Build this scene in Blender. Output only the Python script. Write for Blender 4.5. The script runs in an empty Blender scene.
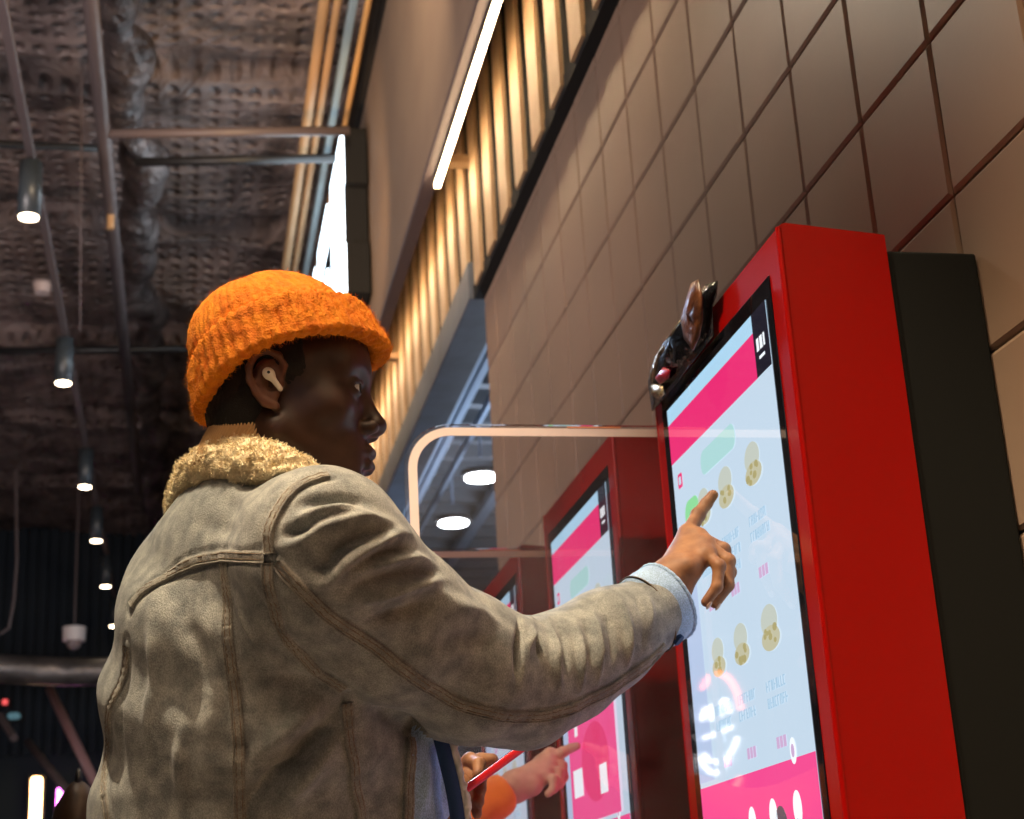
import bpy, bmesh, math, random
import numpy as np
from mathutils import Vector, Matrix
from mathutils.bvhtree import BVHTree
random.seed(7)
SC = bpy.context.scene
COL = SC.collection
H = 1.08                                   # camera height above the floor
F_PX = 1607.16
YAW, PIT, ROL = (math.radians(a) for a in (11.965, 18.349, -3.266))
cy, sy, cp, sp, cr, sr = math.cos(YAW), math.sin(YAW), math.cos(PIT), math.sin(PIT), math.cos(ROL), math.sin(ROL)
FW = np.array([sy*cp, cy*cp, sp]); RT = np.array([cy, -sy, 0.0]); UP = np.cross(RT, FW)
RR = cr*RT + sr*UP; UU = -sr*RT + cr*UP
CAM = np.array([0, 0, H])
def at(x, y, t):                           # point seen at pixel x, y at distance t along the view axis
    return CAM + (FW + RR*(x-512)/F_PX + UU*(409.5-y)/F_PX)*t
def on_x(x, y, X):
    d = FW + RR*(x-512)/F_PX + UU*(409.5-y)/F_PX
    return CAM + d*(X/d[0])
def on_y(x, y, Y):
    d = FW + RR*(x-512)/F_PX + UU*(409.5-y)/F_PX
    return CAM + d*(Y/d[1])

# ---------------------------------------------------------------- camera
cd = bpy.data.cameras.new('camera'); cam = bpy.data.objects.new('camera', cd); COL.objects.link(cam)
M = Matrix.Identity(4)
for i in range(3):
    M[i][0] = RR[i]; M[i][1] = UU[i]; M[i][2] = -FW[i]; M[i][3] = CAM[i]
cam.matrix_world = M
cd.sensor_width = 36; cd.lens = 36*F_PX/1024; cd.clip_start = .02; cd.clip_end = 100
cd.dof.use_dof = True; cd.dof.focus_distance = 1.82; cd.dof.aperture_fstop = 9.0
SC.camera = cam
SC.view_settings.view_transform = 'Standard'; SC.view_settings.look = 'None'
SC.view_settings.gamma = 1; SC.view_settings.use_curve_mapping = False
SC.view_settings.exposure = 0.0
SC.cycles.use_denoising = True
SC.cycles.max_bounces = 8; SC.cycles.transparent_max_bounces = 16
SC.cycles.sample_clamp_indirect = 4

# ---------------------------------------------------------------- materials
def mat(name, color, rough=.6, metal=0., spec=.5, emit=None, estr=0., sheen=0., coat=0., bump=None, var=None, sheen_tint=None, sss=0.):
    """bump=(scale, strength, distance[, detail]); var=(scale, darker colour, amount)"""
    m = bpy.data.materials.new(name); m.use_nodes = True
    nt = m.node_tree; b = nt.nodes['Principled BSDF']
    b.inputs['Base Color'].default_value = (*color, 1)
    b.inputs['Roughness'].default_value = rough; b.inputs['Metallic'].default_value = metal
    b.inputs['Specular IOR Level'].default_value = spec
    b.inputs['Sheen Weight'].default_value = sheen
    b.inputs['Coat Weight'].default_value = coat
    if sheen_tint: b.inputs['Sheen Tint'].default_value = (*sheen_tint, 1)
    if sss:
        b.inputs['Subsurface Weight'].default_value = sss
        b.inputs['Subsurface Radius'].default_value = (.012, .005, .003); b.inputs['Subsurface Scale'].default_value = .5
    if emit:
        b.inputs['Emission Color'].default_value = (*emit, 1); b.inputs['Emission Strength'].default_value = estr
    tc = nt.nodes.new('ShaderNodeTexCoord')
    if var:
        n = nt.nodes.new('ShaderNodeTexNoise'); n.inputs['Scale'].default_value = var[0]; n.inputs['Detail'].default_value = 5
        nt.links.new(tc.outputs['Object'], n.inputs['Vector'])
        r = nt.nodes.new('ShaderNodeValToRGB'); r.color_ramp.elements[0].position = .35; r.color_ramp.elements[1].position = .65
        r.color_ramp.elements[0].color = (*var[1], 1); r.color_ramp.elements[1].color = (*color, 1)
        nt.links.new(n.outputs['Fac'], r.inputs['Fac']); nt.links.new(r.outputs['Color'], b.inputs['Base Color'])
    if bump:
        n = nt.nodes.new('ShaderNodeTexNoise'); n.inputs['Scale'].default_value = bump[0]
        n.inputs['Detail'].default_value = bump[3] if len(bump) > 3 else 3
        nt.links.new(tc.outputs['Object'], n.inputs['Vector'])
        bp = nt.nodes.new('ShaderNodeBump'); bp.inputs['Strength'].default_value = bump[1]; bp.inputs['Distance'].default_value = bump[2]
        nt.links.new(n.outputs['Fac'], bp.inputs['Height']); nt.links.new(bp.outputs['Normal'], b.inputs['Normal'])
    return m

# ---------------------------------------------------------------- object helpers
def link(o, parent=None):
    COL.objects.link(o)
    if parent is not None: o.parent = parent
    return o
def obj(name, bm, m, parent=None, smooth=False):
    me = bpy.data.meshes.new(name)
    if isinstance(bm, bmesh.types.BMesh):
        bmesh.ops.recalc_face_normals(bm, faces=bm.faces); bm.to_mesh(me); bm.free()
    else:
        v, f = bm; me.from_pydata([tuple(p) for p in v], [], [tuple(q) for q in f]); me.update()
    if smooth: me.polygons.foreach_set('use_smooth', [True]*len(me.polygons))
    if m: me.materials.append(m)
    return link(bpy.data.objects.new(name, me), parent)
def tag(o, label=None, cat=None, group=None, kind=None):
    if label: o['label'] = label
    if cat: o['category'] = cat
    if group: o['group'] = group
    if kind: o['kind'] = kind
    return o
def thing(name, label, cat, loc=(0, 0, 0), group=None):
    o = bpy.data.objects.new(name, None); o.empty_display_size = .05; o.location = loc; COL.objects.link(o)
    return tag(o, label, cat, group)
def box(bm, x0, x1, y0, y1, z0, z1, bev=0., seg=2):
    r = bmesh.ops.create_cube(bm, size=1)
    vs = r['verts']
    for v in vs:
        v.co = Vector(((x0+x1)/2+v.co.x*(x1-x0), (y0+y1)/2+v.co.y*(y1-y0), (z0+z1)/2+v.co.z*(z1-z0)))
    if bev:
        es = list({e for v in vs for e in v.link_edges})
        bmesh.ops.bevel(bm, geom=es, offset=bev, segments=seg, profile=.5, affect='EDGES')
    return bm
def B(*a, **k): return box(bmesh.new(), *a, **k)
def cyl(bm, p, q, r, n=16, r2=None, caps=True):
    p, q = Vector(p), Vector(q); d = q-p
    m = Matrix.Translation((p+q)/2) @ d.to_track_quat('Z', 'Y').to_matrix().to_4x4()
    bmesh.ops.create_cone(bm, cap_ends=caps, segments=n, radius1=r, radius2=r if r2 is None else r2, depth=d.length, matrix=m)
    return bm
def tube(bm, pts, r, n=10):
    pts = [Vector(p) for p in pts]; rings = []
    ref = None
    for i, p in enumerate(pts):
        d = (pts[min(i+1, len(pts)-1)]-pts[max(i-1, 0)]).normalized()
        if ref is None: ref = Vector((0, 0, 1)) if abs(d.z) < .9 else Vector((1, 0, 0))
        a = d.cross(ref).normalized(); b = a.cross(d).normalized(); ref = b
        rr = r[i] if isinstance(r, (list, tuple)) else r
        rings.append([bm.verts.new(p+(a*math.cos(t)+b*math.sin(t))*rr) for t in [2*math.pi*k/n for k in range(n)]])
    for u, v in zip(rings, rings[1:]):
        for k in range(n): bm.faces.new((u[k], u[(k+1) % n], v[(k+1) % n], v[k]))
    bm.faces.new(rings[0][::-1]); bm.faces.new(rings[-1])
    return bm
def prism(bm, poly, axis, a, b):
    """poly: 2-D outline in the two other axes (order x<y<z), extruded along axis from a to b"""
    def P(u, v, w):
        return {0: (w, u, v), 1: (u, w, v), 2: (u, v, w)}[axis]
    A = [bm.verts.new(P(u, v, a)) for u, v in poly]; Bv = [bm.verts.new(P(u, v, b)) for u, v in poly]
    n = len(poly)
    bm.faces.new(A); bm.faces.new(Bv[::-1])
    for i in range(n): bm.faces.new((A[i], Bv[i], Bv[(i+1) % n], A[(i+1) % n]))
    return bm
def rrect(u0, u1, v0, v1, r, seg=8, corners=(1, 1, 1, 1)):
    out = []
    for k, (cu, cv, a0) in enumerate(((u1-r, v1-r, 0), (u0+r, v1-r, 90), (u0+r, v0+r, 180), (u1-r, v0+r, 270))):
        if corners[k]:
            for i in range(seg+1):
                a = math.radians(a0+90*i/seg); out.append((cu+r*math.cos(a), cv+r*math.sin(a)))
        else:
            out.append(((u1, v1), (u0, v1), (u0, v0), (u1, v0))[k])
    return out

# ================================================================ ROOM
m_tile = mat('wall_tile', (.33, .215, .150), .42, spec=.4, bump=(60, .08, .002), var=(1.3, (.25, .175, .128)))
m_grout = mat('grout', (.10, .07, .05), .9)
m_void = mat('matt_black', (.003, .003, .003), .9)
m_black = mat('black_metal', (.012, .012, .013), .45, bump=(90, .05, .001))
m_dark = mat('dark_paint', (.02, .018, .018), .8)
m_fascia = mat('fascia_panel', (.23, .165, .12), .7, bump=(240, .25, .002), var=(3, (.20, .14, .105)))
m_soffit = mat('soffit_edge', (.10, .075, .08), .5, bump=(30, .1, .003))
m_slat = mat('oak_slat', (.52, .34, .19), .5, bump=(40, .1, .002), var=(9, (.42, .26, .14)))
m_beam = mat('painted_beam', (.10, .115, .15), .5, bump=(14, .25, .01), var=(5, (.07, .075, .09)))
m_floor = mat('floor_tile', (.20, .19, .18), .35, var=(2, (.15, .14, .14)))
m_farwall = mat('far_wall', (.012, .022, .035), .8)
m_metal = mat('galvanised', (.30, .28, .27), .45, metal=.8, bump=(9, .5, .03), var=(4, (.12, .11, .11)))
m_pipe = mat('painted_pipe', (.11, .085, .085), .45, spec=.5)
m_bluesteel = mat('blue_steel', (.42, .50, .62), .4, metal=.2)

def ceiling_material():
    m = mat('sprayed_ceiling', (.15, .115, .11), .38, spec=.6)
    nt = m.node_tree; b = nt.nodes['Principled BSDF']; L = nt.links
    tc = nt.nodes.new('ShaderNodeTexCoord')
    n = nt.nodes.new('ShaderNodeTexNoise'); n.inputs['Scale'].default_value = 1.7; n.inputs['Detail'].default_value = 9; n.inputs['Roughness'].default_value = .62; n.inputs['Distortion'].default_value = 1.2
    L.new(tc.outputs['Object'], n.inputs['Vector'])
    v = nt.nodes.new('ShaderNodeTexVoronoi'); v.feature = 'F1'; v.voronoi_dimensions = '2D'; v.inputs['Scale'].default_value = 10; v.inputs['Randomness'].default_value = .12
    L.new(tc.outputs['Object'], v.inputs['Vector'])
    mr = nt.nodes.new('ShaderNodeMapRange'); mr.inputs['From Min'].default_value = .05; mr.inputs['From Max'].default_value = .36
    L.new(v.outputs['Distance'], mr.inputs['Value'])
    ad = nt.nodes.new('ShaderNodeMath'); ad.operation = 'MULTIPLY_ADD'; ad.inputs[1].default_value = 5.5
    L.new(n.outputs['Fac'], ad.inputs[0]); L.new(mr.outputs['Result'], ad.inputs[2])
    bp = nt.nodes.new('ShaderNodeBump'); bp.inputs['Strength'].default_value = .9; bp.inputs['Distance'].default_value = .06
    L.new(ad.outputs[0], bp.inputs['Height']); L.new(bp.outputs['Normal'], b.inputs['Normal'])
    r = nt.nodes.new('ShaderNodeValToRGB'); r.color_ramp.elements[0].position = .4; r.color_ramp.elements[1].position = .62
    r.color_ramp.elements[0].color = (.085, .064, .062, 1); r.color_ramp.elements[1].color = (.34, .255, .235, 1)
    L.new(n.outputs['Fac'], r.inputs['Fac'])
    mx = nt.nodes.new('ShaderNodeMixRGB'); mx.blend_type = 'MULTIPLY'; mx.inputs['Fac'].default_value = .18
    L.new(r.outputs['Color'], mx.inputs['Color1']); L.new(mr.outputs['Result'], mx.inputs['Color2'])
    L.new(mx.outputs['Color'], b.inputs['Base Color'])
    return m
m_ceil = ceiling_material()
m_foil = mat('crumpled_foil_lagging', (.20, .165, .16), .33, metal=.55, bump=(16, .9, .05, 6), var=(7, (.05, .04, .04)))

def struct(name, bm, m): return tag(obj(name, bm, m), kind='structure')
struct('floor', B(-8, 6, -4, 18, -.1, 0), m_floor)
# right wall: dark backing and real bevelled tiles
PIT_T = .2345
bm = B(1.0, 1.2, -4, 5.03, 0, 3.19)
struct('wall_right', bm, m_grout)
bm = bmesh.new()
TOPZ = 1.613+H
z_lines = [TOPZ+PIT_T*k for k in range(-11, 3)]
y_lines = [2.488+.2355*k for k in range(-12, 11)]
rt = random.Random(3)
for i in range(len(y_lines)):
    for j in range(len(z_lines)):
        y0, z0 = y_lines[i], z_lines[j]; y1, z1 = y0+.2355, z0+PIT_T
        if y0 > 5.0: continue
        y1 = min(y1, 5.03); z1 = min(z1, 3.19)
        if z1-z0 < .02 or y1-y0 < .01: continue
        g, e = .0018, .006
        tl = [rt.uniform(-.0007, .0007) for _ in range(4)]
        xs = .990
        outer = [(1.001, y, z) for y, z in ((y0+g, z0+g), (y1-g, z0+g), (y1-g, z1-g), (y0+g, z1-g))]
        mid = [(xs+.004+t, y, z) for t, (y, z) in zip(tl, ((y0+g, z0+g), (y1-g, z0+g), (y1-g, z1-g), (y0+g, z1-g)))]
        inn = [(xs+t, y, z) for t, (y, z) in zip(tl, ((y0+g+e, z0+g+e), (y1-g-e, z0+g+e), (y1-g-e, z1-g-e), (y0+g+e, z1-g-e)))]
        V = [[bm.verts.new(p) for p in ring] for ring in (outer, mid, inn)]
        for a, b in zip(V, V[1:]):
            for k in range(4): bm.faces.new((a[k], a[(k+1) % 4], b[(k+1) % 4], b[k]))
        bm.faces.new(V[2])
tiles = struct('trim_1', bm, m_tile)
tag(tiles, 'beige brown square ceramic tiles facing the right wall')
# ledge, lintel beam, slat wall
struct('trim_2', B(.955, 1.0, -4, 5.03, 3.185, 3.235), m_void)
tag(bpy.data.objects['trim_2'], 'thin black metal ledge above the tiles')
bm = B(.94, 1.075, 5.031, 17, 3.185, 3.325, .004, 1)
struct('trim_3', bm, m_beam); tag(bpy.data.objects['trim_3'], 'grey painted lintel beam beyond the tiled wall')
struct('trim_4', B(.992, 1.06, -4, 17, 3.236, 5.2), m_void)
bm = bmesh.new()
y = -1.0
while y < 16.5:
    box(bm, .945, .958, y, y+.125, 3.205 if y < 4.9 else 3.326, 4.35)
    y += .243
sl = struct('trim_5', bm, m_slat); tag(sl, 'row of upright oak slats above the tiled wall')
# fascia board
struct('trim_6', B(.80, .828, -4, 17, 2.575+H, 3.80+H), m_fascia); tag(bpy.data.objects['trim_6'], 'brown fascia board hanging below the ceiling')
struct('trim_7', B(.797, .845, -4, 17, 2.55+H, 2.574+H), m_soffit); tag(bpy.data.objects['trim_7'], 'dark metal edge under the brown fascia')
for k, (yy, zz) in enumerate(((4.95, 2.585+H), (6.9, 2.585+H), (9, 2.585+H))):
    struct('trim_%d' % (8+k), B(.846, .951, yy, yy+.05, zz, zz+.03), m_slat); tag(bpy.data.objects['trim_%d' % (8+k)], 'short cross batten between fascia and slats')
# black recess over the opening and the frame of the doorway to the next hall
struct('wall_recess', B(1.061, 1.12, 5.031, 17, 3.326, 5.2), m_dark)
# next hall, seen through the opening
struct('ceiling_hall', B(1.2, 7, 4.5, 18, 3.45+H, 3.55+H), mat('hall_ceiling', (.03, .032, .04), .7))
bm = bmesh.new()
for k in range(34): box(bm, 1.2, 6.5, 5.2+.35*k, 5.28+.35*k, 2.98+H, 3.2+H)
struct('trim_11', bm, mat('hall_joist', (.22, .225, .24), .6)); tag(bpy.data.objects['trim_11'], 'row of grey joists under the ceiling of the next hall')
struct('wall_hall', B(6.9, 7, 4.5, 18, 0, 4.6), m_farwall)
def channel(x0, x1, z0, z1, label):
    o = obj('ceiling_channel', B(x0, x1, 5.1, 17, z0+H, z1+H, .004, 1), m_bluesteel)
    tag(o, label, 'channel')
channel(1.275, 1.345, 2.60, 2.70, 'wide pale blue steel channel nearest the tiled wall, in the next hall')
channel(1.352, 1.392, 2.59, 2.66, 'narrow pale blue steel rail alongside the wide channel in the next hall')
channel(1.60, 1.625, 2.80, 2.85, 'thin grey conduit between the channel and the bright lamps in the next hall')
channel(2.02, 2.10, 2.9, 2.96, 'grey steel rail beyond the bright lamps of the next hall')
m_white_e = mat('lamp_white', (1, 1, 1), .5, emit=(.86, .93, 1), estr=42)
for k, (yy, lb) in enumerate(((8.9, 'round bright white ceiling lamp, the nearer of two seen through the clear divider'), (9.95, 'round bright white ceiling lamp, the farther of two seen through the clear divider'))):
    t = thing('ceiling_lamp', lb, 'lamp', (1.68, yy, 2.6+H), 'bright lamps in the next hall')
    obj('housing', cyl(bmesh.new(), (0, 0, .0), (0, 0, .03), .125, 24, .12), m_dark, t)
    obj('lens', cyl(bmesh.new(), (0, 0, -.012), (0, 0, -.002), .095, 24), m_white_e, t)
    obj('hanger', cyl(bmesh.new(), (0, 0, .12), (0, 0, .38), .008, 8), m_bluesteel, t)

# ceiling
bm = bmesh.new()
nx, ny = 90, 200
rn = np.random.RandomState(5)
def vnoise(x, y, s, seed=0):
    a = np.random.RandomState(seed).rand(64, 64)
    x = x/s; y = y/s
    xi = np.floor(x).astype(int); yi = np.floor(y).astype(int); fx = x-xi; fy = y-yi
    fx = fx*fx*(3-2*fx); fy = fy*fy*(3-2*fy)
    g = lambda i, j: a[i % 64, j % 64]
    return (g(xi, yi)*(1-fx)+g(xi+1, yi)*fx)*(1-fy)+(g(xi, yi+1)*(1-fx)+g(xi+1, yi+1)*fx)*fy
X, Y = np.meshgrid(np.linspace(-6, 1.0, nx), np.linspace(-3, 16.2, ny), indexing='ij')
Z = 4.0+H+.10*vnoise(X, Y, .7, 1)+.05*vnoise(X, Y, .23, 2)+.03*vnoise(X, Y, .1, 3)
for yb in (3.4, 5.15, 6.9, 8.65, 10.4, 12.2, 14):      # seams between the lagging mats sag and gap
    Z += .16*np.exp(-((Y-yb-.12*vnoise(X, Y*0, .8, int(yb*9)))/.06)**2)
    Z -= .05*np.exp(-((Y-yb-.28)/.12)**2)
V = np.stack([X, Y, Z], -1).reshape(-1, 3)
idx = np.arange(nx*ny).reshape(nx, ny)
Fq = np.stack([idx[:-1, :-1], idx[:-1, 1:], idx[1:, 1:], idx[1:, :-1]], -1).reshape(-1, 4)
c = obj('ceiling', (V, Fq), m_ceil, smooth=True); tag(c, kind='structure')
# long crumpled foil-wrapped duct along the ceiling
pts = [(-.28+.035*math.sin(y*2.7)+.03*math.sin(y*6.1), y, 3.80+H+.03*math.sin(y*4.1)) for y in np.arange(1, 16, .12)]
o = obj('lagged_duct', tube(bmesh.new(), pts, [.095+.022*math.sin(i*1.7)+.02*math.sin(i*.83+1) for i in range(len(pts))], 14), m_foil, smooth=True)
tag(o, 'long crumpled foil-lagged duct running along the dark ceiling', 'duct')
def pipe(name, p, q, r, m, label, cat='pipe', group=None):
    o = obj(name, cyl(bmesh.new(), p, q, r, 14), m, smooth=False); tag(o, label, cat, group)
    for pl in o.data.polygons: pl.use_smooth = len(pl.vertices) == 4
    return o
pipe('ceiling_pipe', (-.385, 1, 3.5+H), (-.385, 12.4, 3.5+H), .032, m_pipe, 'long straight brown pipe running along the ceiling beside the lagged duct')
pipe('ceiling_pipe', (-.36, 6.55, 3.49+H), (.70, 6.50, 3.53+H), .022, m_pipe, 'upper of two brown crossing pipes near the top of the picture')
pipe('ceiling_pipe', (-.26, 6.93, 3.55+H), (.70, 6.90, 3.60+H), .022, m_black, 'black crossing pipe just below the brown crossing pipe')
pipe('ceiling_pipe', (-1.6, 9.9, 3.7+H), (.72, 9.85, 3.75+H), .025, m_black, 'thin black crossing pipe behind the orange hat')
pipe('ceiling_pipe', (-1.9, 6.9, 3.6+H), (-.42, 6.9, 3.6+H), .018, m_black, 'thin dark pipe crossing left of the long brown pipe')
m_warmpipe = mat('tan_pipe', (.40, .24, .12), .45)
pipe('wall_conduit', (.535, 2, 3.75+H), (.535, 16, 3.75+H), .024, m_warmpipe, 'leftmost tan conduit running above the lit sign')
pipe('wall_conduit', (.590, 2, 3.76+H), (.590, 16, 3.76+H), .018, m_warmpipe, 'middle tan conduit running above the lit sign')
pipe('wall_conduit', (.716, 2, 3.75+H), (.716, 16, 3.75+H), .014, mat('orange_cable', (.55, .30, .11), .5), 'thin orange brown cable closest to the fascia board')
o = obj('cable_tray', B(.640, .672, 2, 16, 3.74+H, 3.80+H, .004, 1), mat('pale_tray', (.34, .46, .52), .5)); tag(o, 'pale blue cable tray between the tan conduits', 'cable tray')
struct('trim_12', B(.775, .9, -3, 16.5, 3.80+H, 4.25+H), m_dark)
# far end
bm = bmesh.new()
for k in range(80): box(bm, -7+.1*k, -7+.1*k+.055, 15.93, 16.0, 3.0, 5.4)
struct('wall_far', box(bm, -8, 1.2, 16, 16.2, 0, 5.4), m_farwall)
struct('wall_left', B(-6.2, -6, -4, 16.2, 0, 5.4), mat('left_wall', (.04, .035, .035), .8))
struct('wall_back', B(-6.2, 1.2, -4.2, -4, 0, 5.4), mat('back_wall', (.10, .085, .075), .8))
# big air duct across the far end
pts = [(x, 13.6-.12*(x+.5)**2, 2.33+H+.03*math.sin(x*2)) for x in np.linspace(-4, .6, 24)]
o = obj('air_duct', tube(bmesh.new(), pts, .115, 20), m_metal, smooth=True); tag(o, 'large grey metal duct crossing the far end of the hall', 'duct')
pipe('far_brace', on_y(50, 690, 13), on_y(96, 785, 12), .035, mat('rose_pipe', (.30, .17, .17), .4), 'slanting rose brown pole below the far duct')
pipe('far_rail', on_y(28, 742, 13), on_y(84, 812, 12), .03, m_pipe, 'slanting dark track below the far duct with a small lit spot')
o = obj('far_rail', cyl(bmesh.new(), on_y(0, 716, 13), on_y(14, 738, 12.6), .03, 10), m_pipe); tag(o, 'short slanting dark track at the left edge of the picture', 'rail')
def glow(name, px, py, w, h, col, s, label):
    t = thing(name, label, 'light', tuple(on_y(px, py, 15.83)))
    obj('lit_tube', B(-w/2, w/2, -.02, .02, -h/2, h/2, w*.3, 3), mat('glow_'+name, col, .5, emit=col, estr=s), t)
    obj('backing', B(-w/2-.02, w/2+.02, .03, .06, -h/2-.02, h/2+.02), m_dark, t)
neon = thing('neon_sign', 'red and white neon arc sign, seen only as a reflection on the nearest screen', 'sign', (-2.42, 11.45, 1.45+H))
nm_r = mat('neon_red', (1, .2, .1), .5, emit=(1, .16, .08), estr=9); nm_w = mat('neon_white', (1, 1, 1), .5, emit=(.9, .93, 1), estr=9)
nb = -1
def arc(name, cy_, cz, ry, rz, a0, a1, r, m):
    obj(name, tube(bmesh.new(), [(.02, cy_+ry*math.cos(math.radians(a)), cz+rz*math.sin(math.radians(a))) for a in np.linspace(a0, a1, 16)], r, 8), m, neon)
arc('red_arc', 0, 0, .55, .36, 60, 175, .022, nm_r)
arc('white_arc', 0, .0, .5, .27, 215, 320, .016, nm_w); arc('lower_arc', .1, -.04, .45, .30, 230, 330, .016, nm_w)
arc('orange_arc', -.1, -.12, .5, .38, 235, 290, .020, nm_r)
for k in range(3): arc('white_curl', .22-.2*k, .07, .11, .07, 0, 200, .022, nm_w)
obj('white_bar', tube(bmesh.new(), [(.02, -.3, -.06), (.02, .35, -.06)], .016, 8), nm_w, neon)
obj('backboard', B(-.03, 0, -1.1, 1.1, -.5, .45, .01, 1), m_dark, neon)
glow('wall_light', 36, 800, .10, .42, (1, .72, .38), 7, 'upright warm white lit sign at the far bottom left')
glow('neon_light', 62, 806, .10, .34, (.95, .25, .9), 6, 'small pink violet lit tube right of the warm lit sign')
glow('red_indicator', 5, 702, .05, .05, (.9, .1, .1), 1.2, 'tiny dim red indicator at the left edge')
glow('blue_panel', 14, 716, .12, .06, (.15, .3, .35), .35, 'small dim blue panel under the far duct')
# CCTV dome
t = thing('security_camera', 'white dome security camera hanging at the far end', 'camera', tuple(on_y(74, 641, 12.8)))
s_ = 12.8/1607*.98
obj('housing', cyl(bmesh.new(), (0, 0, 0), (0, 0, .105), .085, 24, .09), mat('white_plastic', (.75, .70, .68), .4), t)
bm = bmesh.new(); bmesh.ops.create_uvsphere(bm, u_segments=20, v_segments=12, radius=.06, matrix=Matrix.Translation((0, 0, -.01)))
obj('dome', bm, mat('dome_smoke', (.25, .2, .2), .15), t, True)
obj('drop_rod', cyl(bmesh.new(), (0, 0, .105), (0, 0, 1.35), .008, 8), m_pipe, t)
# hanging wire at left
pts = [on_y(16, 470, 12), on_y(17, 560, 12), on_y(14, 600, 12), on_y(9, 628, 12), on_y(0, 634, 12)]
o = obj('hanging_cable', tube(bmesh.new(), pts, .011, 8), m_pipe); tag(o, 'thin grey cable hanging at the far left', 'cable')
o = obj('hanging_cable', tube(bmesh.new(), [on_y(82, 60, 6.6), on_y(81, 180, 6.6), on_y(80, 330, 7.2)], .004, 6), m_pipe); tag(o, 'very thin wire hanging between light track and brown pipe', 'cable')

# light track and spot heads
m_spot = mat('spot_black', (.035, .045, .055), .38, spec=.6)
m_spot_e = mat('spot_lens', (1, .9, .75), .5, emit=(1, .80, .55), estr=13)
TX = -.665
o = obj('light_track', B(TX-.018, TX+.018, 1.5, 15.9, 3.242+H, 3.275+H, .003, 1), m_pipe); tag(o, 'long slim light track carrying the row of black spots', 'light track')
names = ['largest and nearest black cylinder spot, top left', 'second black cylinder spot from the camera, left of the orange hat', 'third black cylinder spot along the track', 'fourth black cylinder spot along the track', 'fifth black cylinder spot along the track', 'sixth and farthest visible black cylinder spot']
proto = None
for k, (yy, lb) in enumerate(zip((6.35, 8.42, 10.45, 11.9, 13.45, 15.15), names)):
    t = thing('track_spotlight', lb, 'spotlight', (TX, yy, 2.98+H), 'black cylinder spots on the light track')
    if proto is None:
        proto = [obj('body', cyl(bmesh.new(), (0, 0, 0), (0, 0, .25), .048, 28), m_spot, t),
                 obj('lens', cyl(bmesh.new(), (0, 0, -.004), (0, 0, .004), .040, 28), m_spot_e, t),
                 obj('mount', cyl(bmesh.new(), (0, 0, .25), (0, 0, .262), .02, 16), m_spot, t)]
        for p_ in proto[:1]:
            for pl in p_.data.polygons: pl.use_smooth = len(pl.vertices) == 4
    else:
        for p_ in proto: q_ = p_.copy(); COL.objects.link(q_); q_.parent = t
t = thing('smoke_detector', 'small pale smoke detector on the dark ceiling left of the light track', 'detector', tuple(on_y(42, 293, 9.2)))
obj('body', cyl(bmesh.new(), (0, 0, 0), (0, 0, .05), .045, 20, .055), mat('pale_plastic', (.6, .48, .46), .5), t)
obj('base', cyl(bmesh.new(), (0, 0, .05), (0, 0, .065), .06, 20), mat('pale_plastic_b', (.4, .32, .31), .5), t)
o = obj('sprinkler_head', cyl(bmesh.new(), (-.385, 7.35, 3.40+H), (-.385, 7.35, 3.475+H), .018, 12), m_warmpipe); tag(o, 'tiny copper sprinkler head under the long brown pipe', 'sprinkler')

# strip lamps (real lamps behind the fascia)
m_strip = mat('strip_lens', (1, 1, 1), .5, emit=(1, .72, .42), estr=42)
def strip(y0, y1, z, label):
    t = thing('strip_light', label, 'strip light', (.842, y0, z))
    obj('diffuser', B(-.0095, .0095, 0, y1-y0, -.012, 0), m_strip, t)
    obj('channel', B(-.012, .012, 0, y1-y0, .001, .018), m_black, t)
strip(-3.5, 5.02, 2.53+H, 'bright warm strip light along the bottom edge of the fascia')
strip(5.05, 15.5, 2.62+H, 'farther strip light hidden behind the fascia washing the far slats')

# lit sign letters standing off the fascia, seen edge-on
m_face = mat('sign_face', (1, 1, 1), .4, emit=(.72, .88, 1), estr=5.5)
def letter(y0, w, strokes, label):
    """strokes: rectangles (y0,y1,z0,z1) in letter units; boxes unioned by touching"""
    t = thing('sign_letter', label, 'letter', (.80, y0, 2.79+H), 'illuminated sign letters on the fascia')
    bm = bmesh.new(); bf = bmesh.new()
    for a, b, c_, d_ in strokes:
        box(bm, -.115, -.012, a*w, b*w, c_*.82, d_*.82)
        box(bf, -.125, -.116, a*w+.002, b*w-.002, c_*.82+.002, d_*.82-.002)
    obj('letter_body', bm, m_void, t); obj('lit_face', bf, m_face, t)
# each letter: y grows away from the camera, i.e. towards the left side of the sign
letter(6.62, .62, [(0, 1, .66, 1), (.07, 1, .30, .655), (0, 1, 0, .295)], 'illuminated sign letter nearest the camera, seen edge-on')
letter(7.42, .62, [(.75, 1, 0, 1), (0, .74, .75, 1), (.1, .74, .40, .6)], 'illuminated sign letter in the middle of the row, seen edge-on')
letter(8.22, .62, [(.75, 1, 0, 1), (0, .3, .65, 1), (0, .3, 0, .35), (.31, .74, .35, .65)], 'illuminated sign letter farthest from the camera, seen edge-on')

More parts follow.
